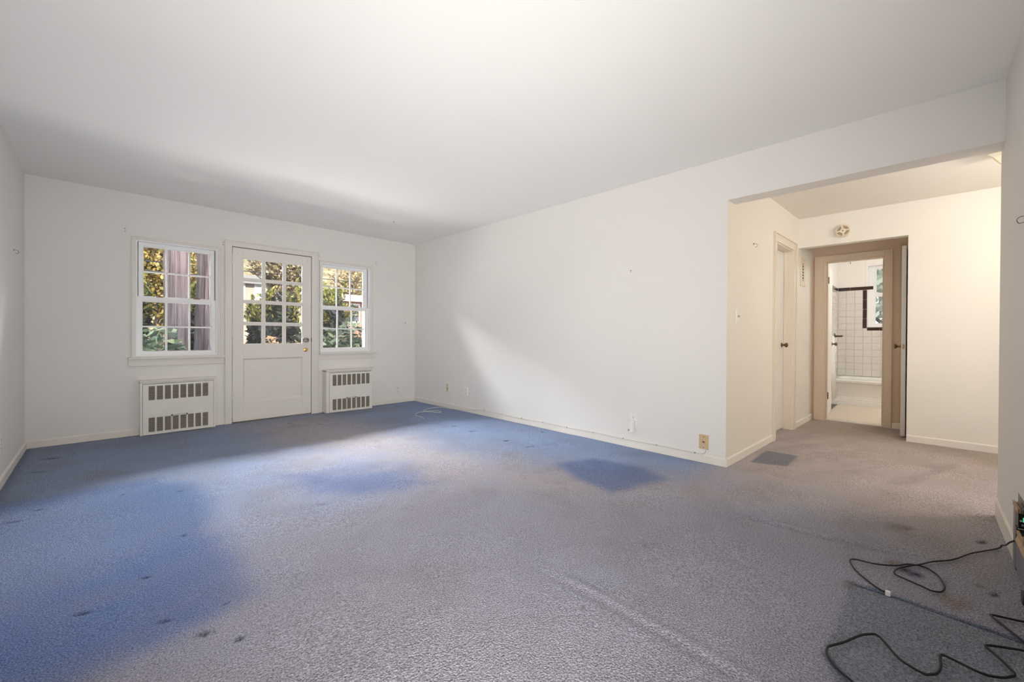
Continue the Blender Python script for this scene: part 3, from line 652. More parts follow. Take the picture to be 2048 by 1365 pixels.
mb = MB(f).box(-0.105, -0.035, 0, 0.008, -0.165, 0.165).box(0.035, 0.105, 0, 0.008, -0.165, 0.165).box(-0.035, 0.035, 0, 0.008, -0.165, -0.10).box(-0.035, 0.035, 0, 0.008, 0.10, 0.165)
build('cover', mb, M_chime, o, bevel=0.002)
build('opening', MB(f).box(-0.035, 0.035, 0.0005, 0.002, -0.10, 0.10), M_slot, o)
for k in range(6): build('louver', MB(f).box(-0.034, 0.034, 0.003, 0.007, -0.092+k*0.034, -0.080+k*0.034), M_chime, o)

# round vent above the alcove
o = thing('smoke_detector', 'round cream slotted alarm on the wall above the alcove', 'alarm', (XH, 0.608, 2.171))
f = lambda a, d, c: (XH-d, 0.608-a, 2.171+c)
mb = MB(f)
mb.lathe((0, 0, 0), [(0, 0.066), (0.022, 0.068), (0.034, 0.066), (0.040, 0.061), (0.040, 0.053), (0.030, 0.051)], 32, 'y', cap=False)
build('rim', mb, M_chime, o, smooth=True)
build('grille_back', MB(f).lathe((0, 0, 0), [(0.0, 0.0655), (0.026, 0.052)], 32, 'y'), M_ventin, o)
cr = MB(f).lathe((0, 0, 0), [(0.026, 0.030), (0.038, 0.028), (0.041, 0.022)], 20, 'y')
for a0 in (0, 90, 180, 270):
    a = math.radians(a0+8); c, s_ = math.cos(a), math.sin(a)
    pts = [(0.020, -0.008), (0.055, -0.008), (0.055, 0.008), (0.020, 0.008)]
    vs = [(x*c-y*s_, 0.028, x*s_+y*c) for x, y in pts]+[(x*c-y*s_, 0.039, x*s_+y*c) for x, y in pts]
    cr.add(vs, [(0, 1, 2, 3), (4, 5, 6, 7), (0, 1, 5, 4), (1, 2, 6, 5), (2, 3, 7, 6), (3, 0, 4, 7)])
build('cross_bar', cr, M_chime, o)
for rr in (0.037, 0.045):
    build('ring', MB(f).lathe((0, 0, 0), [(0.026, rr), (0.034, rr), (0.034, rr+0.003), (0.026, rr+0.003)], 32, 'y', cap=False), M_chime, o)
build('test_button', MB(f).lathe((0, 0, 0), [(0.041, 0.006), (0.043, 0.005)], 12, 'y'), M_slot, o)

# square ceiling light at the right end of the hall
o = thing('ceiling_light', 'square cream glass ceiling light half hidden behind near wall', 'ceiling light', (4.55, -0.47, HC))
ca, sa = math.cos(math.radians(-15)), math.sin(math.radians(-15))
def CLM(a, b, z): return (4.403+a*ca+b*sa, -0.319+a*sa-b*ca, z)
sh = MB(CLM).add([(0, 0, 2.315), (0.30, 0, 2.315), (0.30, 0.30, 2.315), (0, 0.30, 2.315), (0.02, 0.02, 2.298), (0.28, 0.02, 2.298), (0.28, 0.28, 2.298), (0.02, 0.28, 2.298)],
                 [(4, 5, 6, 7), (0, 1, 5, 4), (1, 2, 6, 5), (2, 3, 7, 6), (3, 0, 4, 7)])
s_o = build('shade', sh, M_cream, o)
md = s_o.modifiers.new('thick', 'SOLIDIFY'); md.thickness = 0.004
build('stem', MB().lathe((4.515, -0.50, HC), [(0, 0.05), (-0.012, 0.048), (-0.014, 0.008), (-0.085, 0.008)], 16, 'z'), M_nickel, o)

# alcove: half open closet door on the right
d3 = thing('door_3', 'cream closet door seen edge-on at the right of the alcove', 'door', (6.05, 0.13, 0), kind='structure')
build('door_leaf', MB().add([(5.835, 0.115, 0.012), (5.835, 0.151, 0.012), (6.30, 0.150, 0.012), (6.30, 0.114, 0.012), (5.835, 0.115, 1.975), (5.835, 0.151, 1.975), (6.30, 0.150, 1.975), (6.30, 0.114, 1.975)],
                            [(0, 1, 2, 3), (4, 7, 6, 5), (0, 4, 5, 1), (1, 5, 6, 2), (2, 6, 7, 3), (3, 7, 4, 0)]), M_door, d3, bevel=0.002)
knob(lambda a, d, c: (5.895+a, 0.151+d, 0.936+c), M_bronze, d3, 'dark bronze knob')
build('latch', MB().box(5.8335, 5.8352, 0.124, 0.142, 0.910, 0.960), M_bronze, d3)
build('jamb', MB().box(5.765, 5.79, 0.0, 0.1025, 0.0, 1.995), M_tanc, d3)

# bathroom doorway
d4 = thing('door_4', 'cased bathroom doorway, warm shade in its colour, with its white door swung inward', 'door', (XN, 0.58, 0), kind='structure')
AW = lambda u, d, z: (XN-d, u, z)
mb = MB(AW).box(0.238, 0.305, -0.004, 0.015, -0.01, 2.028).box(0.848, 0.952, -0.004, 0.015, -0.01, 2.028).box(0.305, 0.848, -0.004, 0.015, 1.958, 2.028)
mb.box(0.238, 0.252, 0.015, 0.024, -0.01, 2.028).box(0.938, 0.952, 0.015, 0.024, -0.01, 2.028).box(0.252, 0.938, 0.015, 0.024, 2.014, 2.028)
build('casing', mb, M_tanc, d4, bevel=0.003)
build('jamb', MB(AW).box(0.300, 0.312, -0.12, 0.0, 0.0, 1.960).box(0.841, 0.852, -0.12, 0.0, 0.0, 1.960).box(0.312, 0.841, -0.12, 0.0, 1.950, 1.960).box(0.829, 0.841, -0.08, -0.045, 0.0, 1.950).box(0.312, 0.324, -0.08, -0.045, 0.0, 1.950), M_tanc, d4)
build('threshold', MB(AW).box(0.312, 0.841, -0.13, -0.02, -0.02, 0.012), mat('marble_sill', (0.72, 0.66, 0.56), 0.3, noise=(9, 0.1)), d4, bevel=0.003)
def BD(a, d, z): # a along the open leaf, d thickness to the left
    x0, y0, x1, y1 = 6.470, 0.836, 7.165, 0.884; L = math.hypot(x1-x0, y1-y0); cx, cy = (x1-x0)/L, (y1-y0)/L
    return (x0+cx*a-cy*d, y0+cy*a+cx*d, z)
build('door_leaf', MB(BD).box(0, 0.70, 0, 0.034, 0.016, 1.945), M_bath, d4, bevel=0.002)
build('escutcheon', MB(BD).box(0.615, 0.665, -0.004, 0, 0.87, 1.04), M_plate, d4)
knob(lambda a, d, c: BD(0.64+a, -0.004-d, 0.935+c), M_bronze, d4, 'dark bronze knob')
for z in (1.70, 0.25): build('hinge', MB(BD).lathe((-0.006, -0.004, z), [(0, 0.006), (0.085, 0.006)], 10, 'z'), M_bronze, d4)

# ------------------------------------------------------------------ bathroom
T = 0.1063
def tile_mesh(w, h, t=0.006, b=0.002):
    me = bpy.data.meshes.new('tile')
    vs = [(0, 0, 0), (w, 0, 0), (w, 0, h), (0, 0, h), (0, -t+b, 0), (w, -t+b, 0), (w, -t+b, h), (0, -t+b, h), (b, -t, b), (w-b, -t, b), (w-b, -t, h-b), (b, -t, h-b)]
    fs = [(0, 1, 5, 4), (1, 2, 6, 5), (2, 3, 7, 6), (3, 0, 4, 7), (4, 5, 9, 8), (5, 6, 10, 9), (6, 7, 11, 10), (7, 4, 8, 11), (8, 9, 10, 11)]
    me.from_pydata(vs, [], fs); me.update(); return me
tmw = tile_mesh(T-0.003, T-0.003); tmw.materials.append(M_tile)
tmb = tile_mesh(0.150, 0.052, 0.009, 0.004); tmb.materials.append(M_btile)
tmv = tile_mesh(0.052, 0.150, 0.009, 0.004); tmv.materials.append(M_btile)
wall_bl = bpy.data.objects['wall_bathroom_left']
def put_tile(me, name, par, loc, rz):
    o = bpy.data.objects.new(name, me); COL.objects.link(o); o.parent = par; o.location = loc
    o.rotation_euler = (random.uniform(-.004, .004), 0, rz+random.uniform(-.004, .004))
R90 = -math.pi/2            # tile's local x then runs to -y, its face looks to -x
for j in range(13):
    for i in range(7):
        z = 0.405+T*j; y = 0.985-T*i
        if y-T < 0.62 and z+T > 1.155: continue
        if y-T < 0.24: continue
        put_tile(tmw, 'tile', wall_bf, (8.649, y, z), R90)
for j in range(13):
    for i in range(6):
        put_tile(tmw, 'tile', wall_bl, (8.0+T*i, 0.999, 0.405+T*j), 0)
for k in range(3): put_tile(tmb, 'trim_tile', wall_bf, (8.649, 0.985-0.153*k, 1.79) if k < 2 else (8.649, 0.985-0.153*k+0.02, 1.79), R90)
for k in range(4): put_tile(tmv, 'trim_tile', wall_bf, (8.649, 0.676, 1.636-0.1535*k), R90)
for k in range(4): put_tile(tmb, 'trim_tile', wall_bf, (8.649, 0.62-0.153*k, 1.136), R90)
for k in range(4): put_tile(tmb, 'trim_tile', wall_bl, (8.03+0.1535*k, 0.999, 1.79), 0)
for k in range(5): put_tile(tmv, 'trim_tile', wall_bl, (7.945, 0.999, 1.69-0.1535*k), 0)
# far window
w3 = sash_window('window_3', 'narrow white bathroom window over the tub with bright trees', BH, *WB3, (-0.525, -0.08, 1.735, 2.125), (-0.53, -0.08, 1.245, 1.680), 2, 2, 0.05, 0.12, 0.085)
for ch in list(w3.children):
    for g in list(ch.children):
        if g.name.startswith('pane'): g.data.materials[0] = M_bglass
    for g in list(ch.children):
        if g.name.startswith('muntin'): bpy.data.objects.remove(g)
build('casing', MB(BH).box(-0.640, -0.628, -0.006, 0.06, 1.19, 2.20).box(-0.640, 0.0, -0.012, 0.0, 2.18, 2.215).box(-0.628, -0.02, -0.004, 0.09, 1.188, 1.200), M_bath, w3)
# bathtub
tub = thing('bathtub', 'white enamel bathtub with ribbed front along the far wall', 'bathtub', (8.3, 0.2, 0))
Y0, Y1 = -0.62, 0.990
sk = MB()
prof = [(7.945, 0.0), (7.935, 0.0), (7.935, 0.030), (7.945, 0.060), (7.945, 0.072), (7.952, 0.080), (7.952, 0.100), (7.960, 0.108), (7.960, 0.125), (7.968, 0.132), (7.968, 0.325), (7.945, 0.338), (7.928, 0.352), (7.926, 0.376), (7.936, 0.390), (7.960, 0.395), (8.02, 0.395)]
n = len(prof)
sk.add([(x, Y0, z) for x, z in prof]+[(x, Y1, z) for x, z in prof], [(i, i+1, i+1+n, i+n) for i in range(n-1)])
build('apron', sk, M_tub, tub, smooth=True)
fr = MB()
for (a, b, c, d) in ((Y1-0.10, Y1-0.085, 0.14, 0.315), (Y1-0.065, Y1-0.05, 0.112, 0.32)): fr.box(7.962, 7.970, a, b, c, d)
build('apron_rib', fr, M_tub, tub, bevel=0.003)
bs = MB(); ring = []
def rr(x0, x1, y0, y1, z, r, k=6):
    out = []
    for cx, cy, a0 in ((x1-r, y1-r, 0), (x0+r, y1-r, 90), (x0+r, y0+r, 180), (x1-r, y0+r, 270)):
        for i in range(k+1):
            a = math.radians(a0+90*i/k); out.append((cx+r*math.cos(a), cy+r*math.sin(a), z))
    return out
L = [rr(8.0, 8.64, Y0, Y1, 0.395, 0.02), rr(8.03, 8.60, Y0+0.06, Y1-0.06, 0.395, 0.10), rr(8.045, 8.585, Y0+0.08, Y1-0.08, 0.37, 0.11), rr(8.09, 8.54, Y0+0.2, Y1-0.16, 0.10, 0.14)]
m_ = len(L[0]); vs = [p for r_ in L for p in r_]; fs = [(j*m_+i, j*m_+(i+1) % m_, (j+1)*m_+(i+1) % m_, (j+1)*m_+i) for j in range(3) for i in range(m_)]+[tuple(range(3*m_, 4*m_))]
build('basin', bs.add(vs, fs), M_tub, tub, smooth=True)
# soap dish
o = thing('soap_dish', 'dark brown ceramic soap dish jutting out above the tub', 'soap dish', (8.35, 0.99, 1.05))
build('back_plate', MB().box(8.27, 8.43, 0.985, 0.994, 1.02, 1.09), M_btile, o, bevel=0.003)
ds = MB()
for z, r in ((1.030, 0.050), (1.045, 0.070)): pass
Ld = [[(8.35+0.072*math.cos(a), 0.955+0.075*math.sin(a)*k, z) for a in np.linspace(0, 2*math.pi, 20, endpoint=False)] for z, k in ((1.032, 0.75), (1.058, 1.0), (1.058, 0.82), (1.046, 0.7))]
m_ = 20; vs = [p for r_ in Ld for p in r_]; fs = [(j*m_+i, j*m_+(i+1) % m_, (j+1)*m_+(i+1) % m_, (j+1)*m_+i) for j in range(3) for i in range(m_)]+[tuple(range(m_))[::-1], tuple(range(3*m_, 4*m_))]
build('dish', ds.add(vs, fs), M_btile, o, smooth=True)
build('drain_rib', MB().box(8.31, 8.39, 0.920, 0.927, 1.045, 1.0575).box(8.31, 8.39, 0.945, 0.952, 1.045, 1.0575), M_nickel, o)
# towel bar with towel
o = thing('towel_bar', 'dark towel bar on the left bathroom wall under the towel', 'towel bar', (7.5, 1.0, 1.0))
build('bar', MB().tube([(7.25, 0.93, 1.035), (7.75, 0.93, 1.035)], 0.008, 10, 1), M_btile, o)
for x in (7.27, 7.73): build('post', MB().lathe((x, 1.0, 1.035), [(0, 0.026), (-0.01, 0.024), (-0.016, 0.014), (-0.08, 0.014)], 14, 'y'), M_btile, o)
tw = MB(); P_ = [(0.955, 0.16), (0.952, 0.60), (0.948, 1.02), (0.940, 1.045), (0.930, 1.050), (0.920, 1.045), (0.914, 1.02), (0.904, 0.60), (0.888, 0.14)]
nx = 10
vs = []; fs = []
for i in range(nx+1):
    x = 7.30+0.36*i/nx
    for y, z in P_: vs.append((x, y+0.004*math.sin(i*1.7)*(1.05-z), z))
np_ = len(P_)
for i in range(nx):
    for j in range(np_-1): fs.append((i*np_+j, (i+1)*np_+j, (i+1)*np_+j+1, i*np_+j+1))
t_ = tag(build('towel', tw.add(vs, fs), M_towel, smooth=True), 'long white towel hanging from the bar left of the tub', 'towel')
sd_ = t_.modifiers.new('thick', 'SOLIDIFY'); sd_.thickness = 0.006; sd_.offset = 0
# mosaic floor: small tiles in rows, dark border on the left
mos = bpy.data.objects['floor_bathroom']
tl = MB()
for i in range(42):
    for j in range(22):
        x = 6.50+i*0.034; y = 0.862-j*0.034
        tl.box(x, x+0.031, y-0.031, y, 0.003, 0.0065)
build('mosaic', tl, mat('mosaic_tile', (0.80, 0.71, 0.60), 0.3), mos, kind='stuff')
bl = MB()
for i in range(42):
    for j in range(3):
        x = 6.50+i*0.034; y = 0.998-0.032-j*0.034+0.032
        bl.box(x, x+0.031, y-0.031, y, 0.003, 0.0065)
build('border_tile', bl, mat('black_mosaic', (0.03, 0.025, 0.024), 0.3), mos, kind='stuff')
o = thing('ceiling_hook', 'tiny hook in the bathroom wall top above the tile', 'hook', (8.64, 0.85, 2.25))
build('hook_wire', MB().tube([(8.65, 0.83, 2.25), (8.62, 0.83, 2.25), (8.61, 0.83, 2.235), (8.62, 0.83, 2.225)], 0.004, 6, 4), M_bronze, o)

# ------------------------------------------------------------------ wood-trimmed heater in the low recess at the right border
h = thing('space_heater', 'gray wood-trimmed heater with black control panel at the right border', 'heater', (2.6, -0.36, 0))
build('back_panel', MB().box(2.868, 2.930, -0.45, -0.3005, 0.0, 0.272), M_gray, h, bevel=0.002)
lb = MB().box(2.30, 2.862, -0.45, -0.3010, 0.020, 0.136)
for k in range(18): lb.box(2.31+k*0.014, 2.317+k*0.014, -0.3010, -0.2995, 0.022, 0.134)
build('lower_body', lb, M_gray, h)
build('lower_trim', MB().add([(2.30, -0.325, 0.136), (2.862, -0.325, 0.136), (2.862, -0.299, 0.136), (2.30, -0.299, 0.136), (2.30, -0.325, 0.168), (2.862, -0.325, 0.168), (2.862, -0.308, 0.168), (2.30, -0.308, 0.168)],
                              [(0, 3, 2, 1), (4, 5, 6, 7), (0, 1, 5, 4), (1, 2, 6, 5), (2, 3, 7, 6), (3, 0, 4, 7)]), M_tan, h)
build('upper_trim', MB().box(2.800, 2.935, -0.3035, -0.2985, 0.272, 0.292), M_tan, h, bevel=0.001)
for k in range(6): build('slat', MB().box(2.800, 2.932, -0.3085-k*0.006, -0.3045-k*0.006, 0.272, 0.288), M_gray if k % 2 else M_tan, h)
pn = build('control_panel', MB().box(2.805, 2.866, -0.45, -0.3015, 0.205, 0.270), M_black, h)
build('knob', MB().lathe((2.805, -0.3085, 0.240), [(0, 0.0035), (-0.006, 0.003)], 12, 'x'), M_plate, pn, label='small white knob')
build('display', MB().box(2.8035, 2.805, -0.345, -0.314, 0.236, 0.255), M_green, pn, label='green lit display')
for k in range(3): build('marking', MB().box(2.8042, 2.805, -0.3125-k*0.003, -0.3105-k*0.003, 0.218, 0.226), M_pale, pn)
build('trim_line', MB().box(2.803, 2.806, -0.45, -0.3005, 0.203, 0.2055), M_plate, h)
build('latch', MB().box(2.820, 2.860, -0.312, -0.2985, 0.192, 0.202), M_black, h)
build('middle_deck', MB().box(2.66, 2.862, -0.45, -0.308, 0.168, 0.190), M_gray, h)
build('middle_trim', MB().box(2.70, 2.860, -0.312, -0.302, 0.166, 0.192), M_tan, h, bevel=0.002)
for x in (2.75, 2.55): build('handle', MB().box(x, x+0.05, -0.33, -0.305, 0.190, 0.197), M_black, h)
for x in (2.50, 2.34): build('wheel', MB().lathe((x, -0.30, 0.033), [(0, 0.030), (0.012, 0.031), (0.020, 0.027)], 18, 'y'), M_black, h)
for z in (0.05, 0.0): pass
cA = [(2.865, -0.2965, 0.128), (2.93, -0.290, 0.095), (3.02, -0.288, 0.05), (3.09, -0.283, 0.022), (3.06, -0.268, 0.013), (2.951, -0.203, 0.013), (2.89, -0.168, 0.013), (2.755, -0.107, 0.013), (2.665, -0.042, 0.013), (2.579, -0.002, 0.018), (2.533, 0.037, 0.013), (2.475, 0.068, 0.012), (2.422, 0.077, 0.012), (2.40, 0.058, 0.012), (2.371, -0.01, 0.012), (2.358, -0.034, 0.012), (2.372, -0.060, 0.012), (2.405, -0.071, 0.012), (2.447, -0.073, 0.012), (2.519, -0.06, 0.012), (2.572, -0.033, 0.010), (2.586, -0.002, 0.009), (2.562, 0.038, 0.010), (2.50, 0.076, 0.013), (2.456, 0.141, 0.012), (2.443, 0.2, 0.012), (2.425, 0.222, 0.012), (2.389, 0.220, 0.012), (2.324, 0.195, 0.012), (2.268, 0.153, 0.010), (2.228, 0.112, 0.008), (2.222, 0.092, 0.008)]
c1 = tag(build('power_cord', MB().tube(cA, 0.0034, 8, 6), M_cord, smooth=True), 'black power cord looping from the heater across the carpet', 'cord')
build('plug_cap', MB().box(2.208, 2.226, 0.080, 0.096, 0.0, 0.018), M_plate, c1, bevel=0.003, label='small white cap at the cord end')
cB = [(2.344, -0.280), (2.333, -0.262), (2.318, -0.215), (2.309, -0.189), (2.297, -0.189), (2.264, -0.206), (2.181, -0.25), (2.140, -0.275), (2.118, -0.272), (2.119, -0.243), (2.080, -0.175), (2.064, -0.157), (2.050, -0.160), (2.025, -0.176), (1.971, -0.201), (1.948, -0.206), (1.930, -0.198), (1.901, -0.173), (1.885, -0.133), (1.905, -0.064), (1.900, -0.052), (1.880, -0.049), (1.832, -0.049), (1.790, -0.041), (1.768, -0.026), (1.758, -0.009), (1.783, 0.041), (1.850, 0.082), (1.869, 0.098), (1.867, 0.112), (1.828, 0.141), (1.753, 0.174), (1.704, 0.201), (1.679, 0.211), (1.637, 0.205), (1.593, 0.175), (1.56, 0.13), (1.50, 0.08)]
tag(build('extension_cord', MB().tube([(x, y, 0.013) for x, y in cB], 0.0038, 8, 6), M_cord, smooth=True), 'thicker black cord zigzagging along the bottom right corner', 'cord')

# ------------------------------------------------------------------ outdoors
def leaves(n, center, rad, size, cols, seed, shell=0.5, flat=0.0, zmin=None, aspect=2.2, up=0.0, shape=None):
    r = np.random.default_rng(seed)
    d = r.normal(size=(n, 3)); d /= np.linalg.norm(d, axis=1)[:, None]
    k = (shell+(1-shell)*r.random(n))[:, None]
    lump = 1+0.25*np.sin(d[:, :1]*5+seed)*np.cos(d[:, 2:3]*6+seed*2)
    p = np.array(center)+d*np.array(rad)*k*lump
    if shape is not None: p = shape(r, n)
    if zmin is not None: p[:, 2] = np.maximum(p[:, 2], zmin+r.random(n)*0.1)
    a = r.normal(size=(n, 3)); a[:, 2] = a[:, 2]*(1-flat)+up; a /= np.linalg.norm(a, axis=1)[:, None]
    b = np.cross(a, r.normal(size=(n, 3))); b /= np.linalg.norm(b, axis=1)[:, None]
    s = (size*(0.6+0.8*r.random(n)))[:, None]
    L = a*s*aspect/2; Wd = b*s/2
    V = np.stack([p-L, p+Wd-L*0.1, p+L, p-Wd-L*0.1], 1).reshape(-1, 3)
    F = np.arange(4*n).reshape(-1, 4)
    cols = np.array(cols); c = cols[r.integers(0, len(cols), n)]*(0.7+0.6*r.random(n))[:, None]
    return V, F, np.repeat(c, 4, axis=0)
def leaf_obj(name, parts, m, parent=None, loc=(0, 0, 0), kind='stuff'):
    org = origin_of(parent) if parent else Vector((0, 0, 0))
    off = 0; Vs = []; Fs = []; Cs = []
    for V, F, C in parts: Vs.append(V); Fs.append(F+off); Cs.append(C); off += len(V)
    V = np.concatenate(Vs)-np.array(org); F = np.concatenate(Fs); C = np.concatenate(Cs)
    me = bpy.data.meshes.new(name); me.vertices.add(len(V)); me.vertices.foreach_set('co', V.astype(np.float32).ravel())
    me.loops.add(F.size); me.loops.foreach_set('vertex_index', F.astype(np.int32).ravel()); me.polygons.add(len(F))
    me.polygons.foreach_set('loop_start', np.arange(0, F.size, 4, dtype=np.int32)); me.polygons.foreach_set('loop_total', np.full(len(F), 4, np.int32))
    me.update(calc_edges=True)
    ca = me.color_attributes.new('Col', 'FLOAT_COLOR', 'POINT'); ca.data.foreach_set('color', np.concatenate([C, np.ones((len(C), 1))], 1).astype(np.float32).ravel())
    me.materials.append(m); o = bpy.data.objects.new(name, me); COL.objects.link(o)
    if parent: o.parent = parent; ORI[o.name] = org
    if kind: o['kind'] = kind
    return o
M_leaf = attr_mat('leaf', 0.45, trans=0.25, spec=0.5)
M_needle = attr_mat('needle', 0.6, trans=0.2, spec=0.3)
M_bark = mat('bark', (0.19, 0.15, 0.15), 0.9, noise=(5, 0.4))
M_bark2 = mat('thin_bark', (0.085, 0.07, 0.058), 0.9)
struct('ground', MB().add([(-40, 5.83, -0.12), (70, 5.83, -0.12), (70, 80, -0.12), (-40, 80, -0.12)], [(0, 1, 2, 3)]).add([(8.87, -40, -0.12), (70, -40, -0.12), (70, 5.83, -0.12), (8.87, 5.83, -0.12)], [(0, 1, 2, 3)]),
       mat('leaf_litter', (0.15, 0.125, 0.09), 0.95, noise=(3, 0.5)), 'ground outside covered with dry leaf litter', 'ground')
# two big trunks right outside the larger window
def trunk(label, cx, cy, r0, r1, hgt, lean, seed):
    rs = np.random.default_rng(seed); n = 72; rows = 60; vs = []; fs = []
    ph = rs.random(6)*6.28
    for j in range(rows+1):
        z = -0.15+hgt*j/rows; t = j/rows; rad = r0+(r1-r0)*min(1, t*1.0)+0.10*r0*math.exp(-z*2.2)
        for i in range(n):
            a = 2*math.pi*i/n
            w = 0.045*math.sin(5*a+ph[0]+0.4*z)+0.03*math.sin(9*a+ph[1]-0.5*z)
            ridge = 0.055*abs(math.sin(16*a+ph[2]+0.9*math.sin(1.3*z+ph[3])+0.5*math.sin(5*z+a*3)))
            rr_ = rad*(1+w-ridge*1.3+0.012*math.sin(z*23+a*7))
            vs.append((cx+lean[0]*z+rr_*math.cos(a), cy+lean[1]*z+rr_*math.sin(a), z))
    for j in range(rows):
        for i in range(n):
            a, b = j*n+i, j*n+(i+1) % n; fs.append((a, b, b+n, a+n))
    fs.append(tuple(range(rows*n, rows*n+n)))
    tag(build('tree_trunk', MB().add(vs, fs), M_barkv, smooth=True), label, 'tree')
M_barkv = bpy.data.materials.new('ridged_bark'); M_barkv.use_nodes = True
_n = M_barkv.node_tree.nodes; _l = M_barkv.node_tree.links; _b = _n['Principled BSDF']; _b.inputs['Roughness'].default_value = 0.9
_tc = _n.new('ShaderNodeTexCoord'); _mp = _n.new('ShaderNodeMapping'); _mp.inputs['Scale'].default_value = (26, 26, 1.6); _l.new(_tc.outputs['Object'], _mp.inputs['Vector'])
_t = _n.new('ShaderNodeTexNoise'); _t.inputs['Scale'].default_value = 1.0; _t.inputs['Detail'].default_value = 5; _l.new(_mp.outputs[0], _t.inputs['Vector'])
_r = _n.new('ShaderNodeValToRGB'); _r.color_ramp.elements[0].position = 0.33; _r.color_ramp.elements[0].color = (0.012, 0.012, 0.015, 1); _r.color_ramp.elements[1].position = 0.62; _r.color_ramp.elements[1].color = (0.056, 0.060, 0.072, 1)
_l.new(_t.outputs['Fac'], _r.inputs['Fac']); _l.new(_r.outputs[0], _b.inputs['Base Color'])
_bp = _n.new('ShaderNodeBump'); _bp.inputs['Strength'].default_value = 0.8; _bp.inputs['Distance'].default_value = 0.02; _l.new(_t.outputs['Fac'], _bp.inputs['Height']); _l.new(_bp.outputs[0], _b.inputs['Normal'])
trunk('thinner gray-brown tree trunk just outside the larger window', 0.775, 7.5, 0.140, 0.138, 4.2, (-0.012, -0.01), 2)
trunk('thicker furrowed tree trunk right of the thinner one', 1.285, 7.75, 0.300, 0.262, 4.2, (0.014, 0.0), 5)
# dark yew shrubs forming a hedge, sunlit tips put into their colour
dkg = [(0.028, 0.042, 0.036), (0.040, 0.060, 0.046), (0.036, 0.044, 0.054)]; ltg = [(0.14, 0.17, 0.04), (0.20, 0.20, 0.055), (0.08, 0.11, 0.03)]
def yew(label, cx, cy, rx, top, seed):
    o = thing('yew_shrub', label, 'shrub', (cx, cy, -0.12), 'clipped yew shrubs forming a hedge')
    build('stem', MB().tube([(cx, cy, -0.12), (cx+0.02, cy, 0.5), (cx, cy+0.03, top*0.7)], 0.04, 7, 3), M_bark2, o)
    body = leaves(3600, (cx, cy, top*0.44), (rx, 0.55, top*0.50), 0.05, dkg, seed, 0.55, zmin=-0.1, aspect=3.0)
    parts = [body]
    r = np.random.default_rng(seed+50)
    for k in range(26):
        x = cx+(r.random()-0.5)*2*rx*0.95; y = cy+(r.random()-0.5)*0.8; z0 = top*(0.66+0.18*r.random()); ht = top*(0.10+0.26*r.random())
        dx = (r.random()-0.5)*0.35*ht
        def sp(rr_, n, x=x, y=y, z0=z0, ht=ht, dx=dx):
            t = rr_.random(n); w = (1-t)*0.075+0.008
            return np.stack([x+dx*t+rr_.normal(size=n)*w, y+rr_.normal(size=n)*w, z0+ht*t], 1)
        parts.append(leaves(90, (0, 0, 0), (1, 1, 1), 0.030, ltg+dkg[:1], seed+60+k, aspect=4.0, up=0.7, shape=sp))
    leaf_obj('foliage', parts, M_needle, o)
for i, (x, y, rx, tp, lab) in enumerate([(0.22, 9.6, 0.46, 1.90, 'yew shrub farthest left, seen beside the thinner trunk'), (1.36, 9.7, 0.40, 1.75, 'yew shrub behind the two trunks'), (2.52, 9.5, 0.50, 1.88, 'yew shrub behind the left half of the glazed door'),
                                         (3.72, 9.6, 0.43, 1.95, 'yew shrub between glazed door and smaller window'), (4.33, 11.3, 0.33, 1.95, 'yew shrub farthest right, in front of the brick house')]):
    yew(lab, x, y, rx, tp, 100+i*7)
# broad-leaved shrubs close to the windows
def rhodo(label, cx, cy, rx, ry, z0, top, n, size, cols, seed):
    o = thing('rhododendron', label, 'shrub', (cx, cy, -0.12))
    st = MB()
    r = np.random.default_rng(seed)
    for k in range(6):
        a = r.random()*6.28; st.tube([(cx, cy, -0.12), (cx+0.3*rx*math.cos(a), cy+0.3*ry*math.sin(a), top*0.4), (cx+0.6*rx*math.cos(a), cy+0.6*ry*math.sin(a), top*0.6)], 0.009, 6, 3)
    build('branches', st, M_bark2, o)
    leaf_obj('foliage', [leaves(n, (cx, cy, (z0+top)/2), (rx, ry, (top-z0)/2), size, cols, seed, 0.45, flat=0.5, aspect=2.9)], M_leaf, o)
grl = [(0.10, 0.16, 0.09), (0.06, 0.10, 0.065), (0.16, 0.22, 0.14), (0.035, 0.06, 0.045)]
rhodo('glossy rhododendron low in the left panes of the larger window', 0.42, 7.0, 0.42, 0.30, 0.2, 1.14, 420, 0.055, grl, 9)
rhodo('glossy rhododendron filling the lower smaller window', 3.22, 7.6, 0.56, 0.40, 0.1, 1.30, 800, 0.055, grl, 19)
yl = [(0.32, 0.26, 0.06), (0.38, 0.28, 0.08), (0.20, 0.18, 0.05), (0.14, 0.085, 0.04)]
rhodo('dry straw-coloured plants at the foot of the glazed door', 2.08, 7.30, 0.42, 0.25, 0.3, 0.985, 420, 0.035, [(0.42, 0.30, 0.16), (0.30, 0.20, 0.11), (0.5, 0.42, 0.28), (0.10, 0.07, 0.08)], 29)
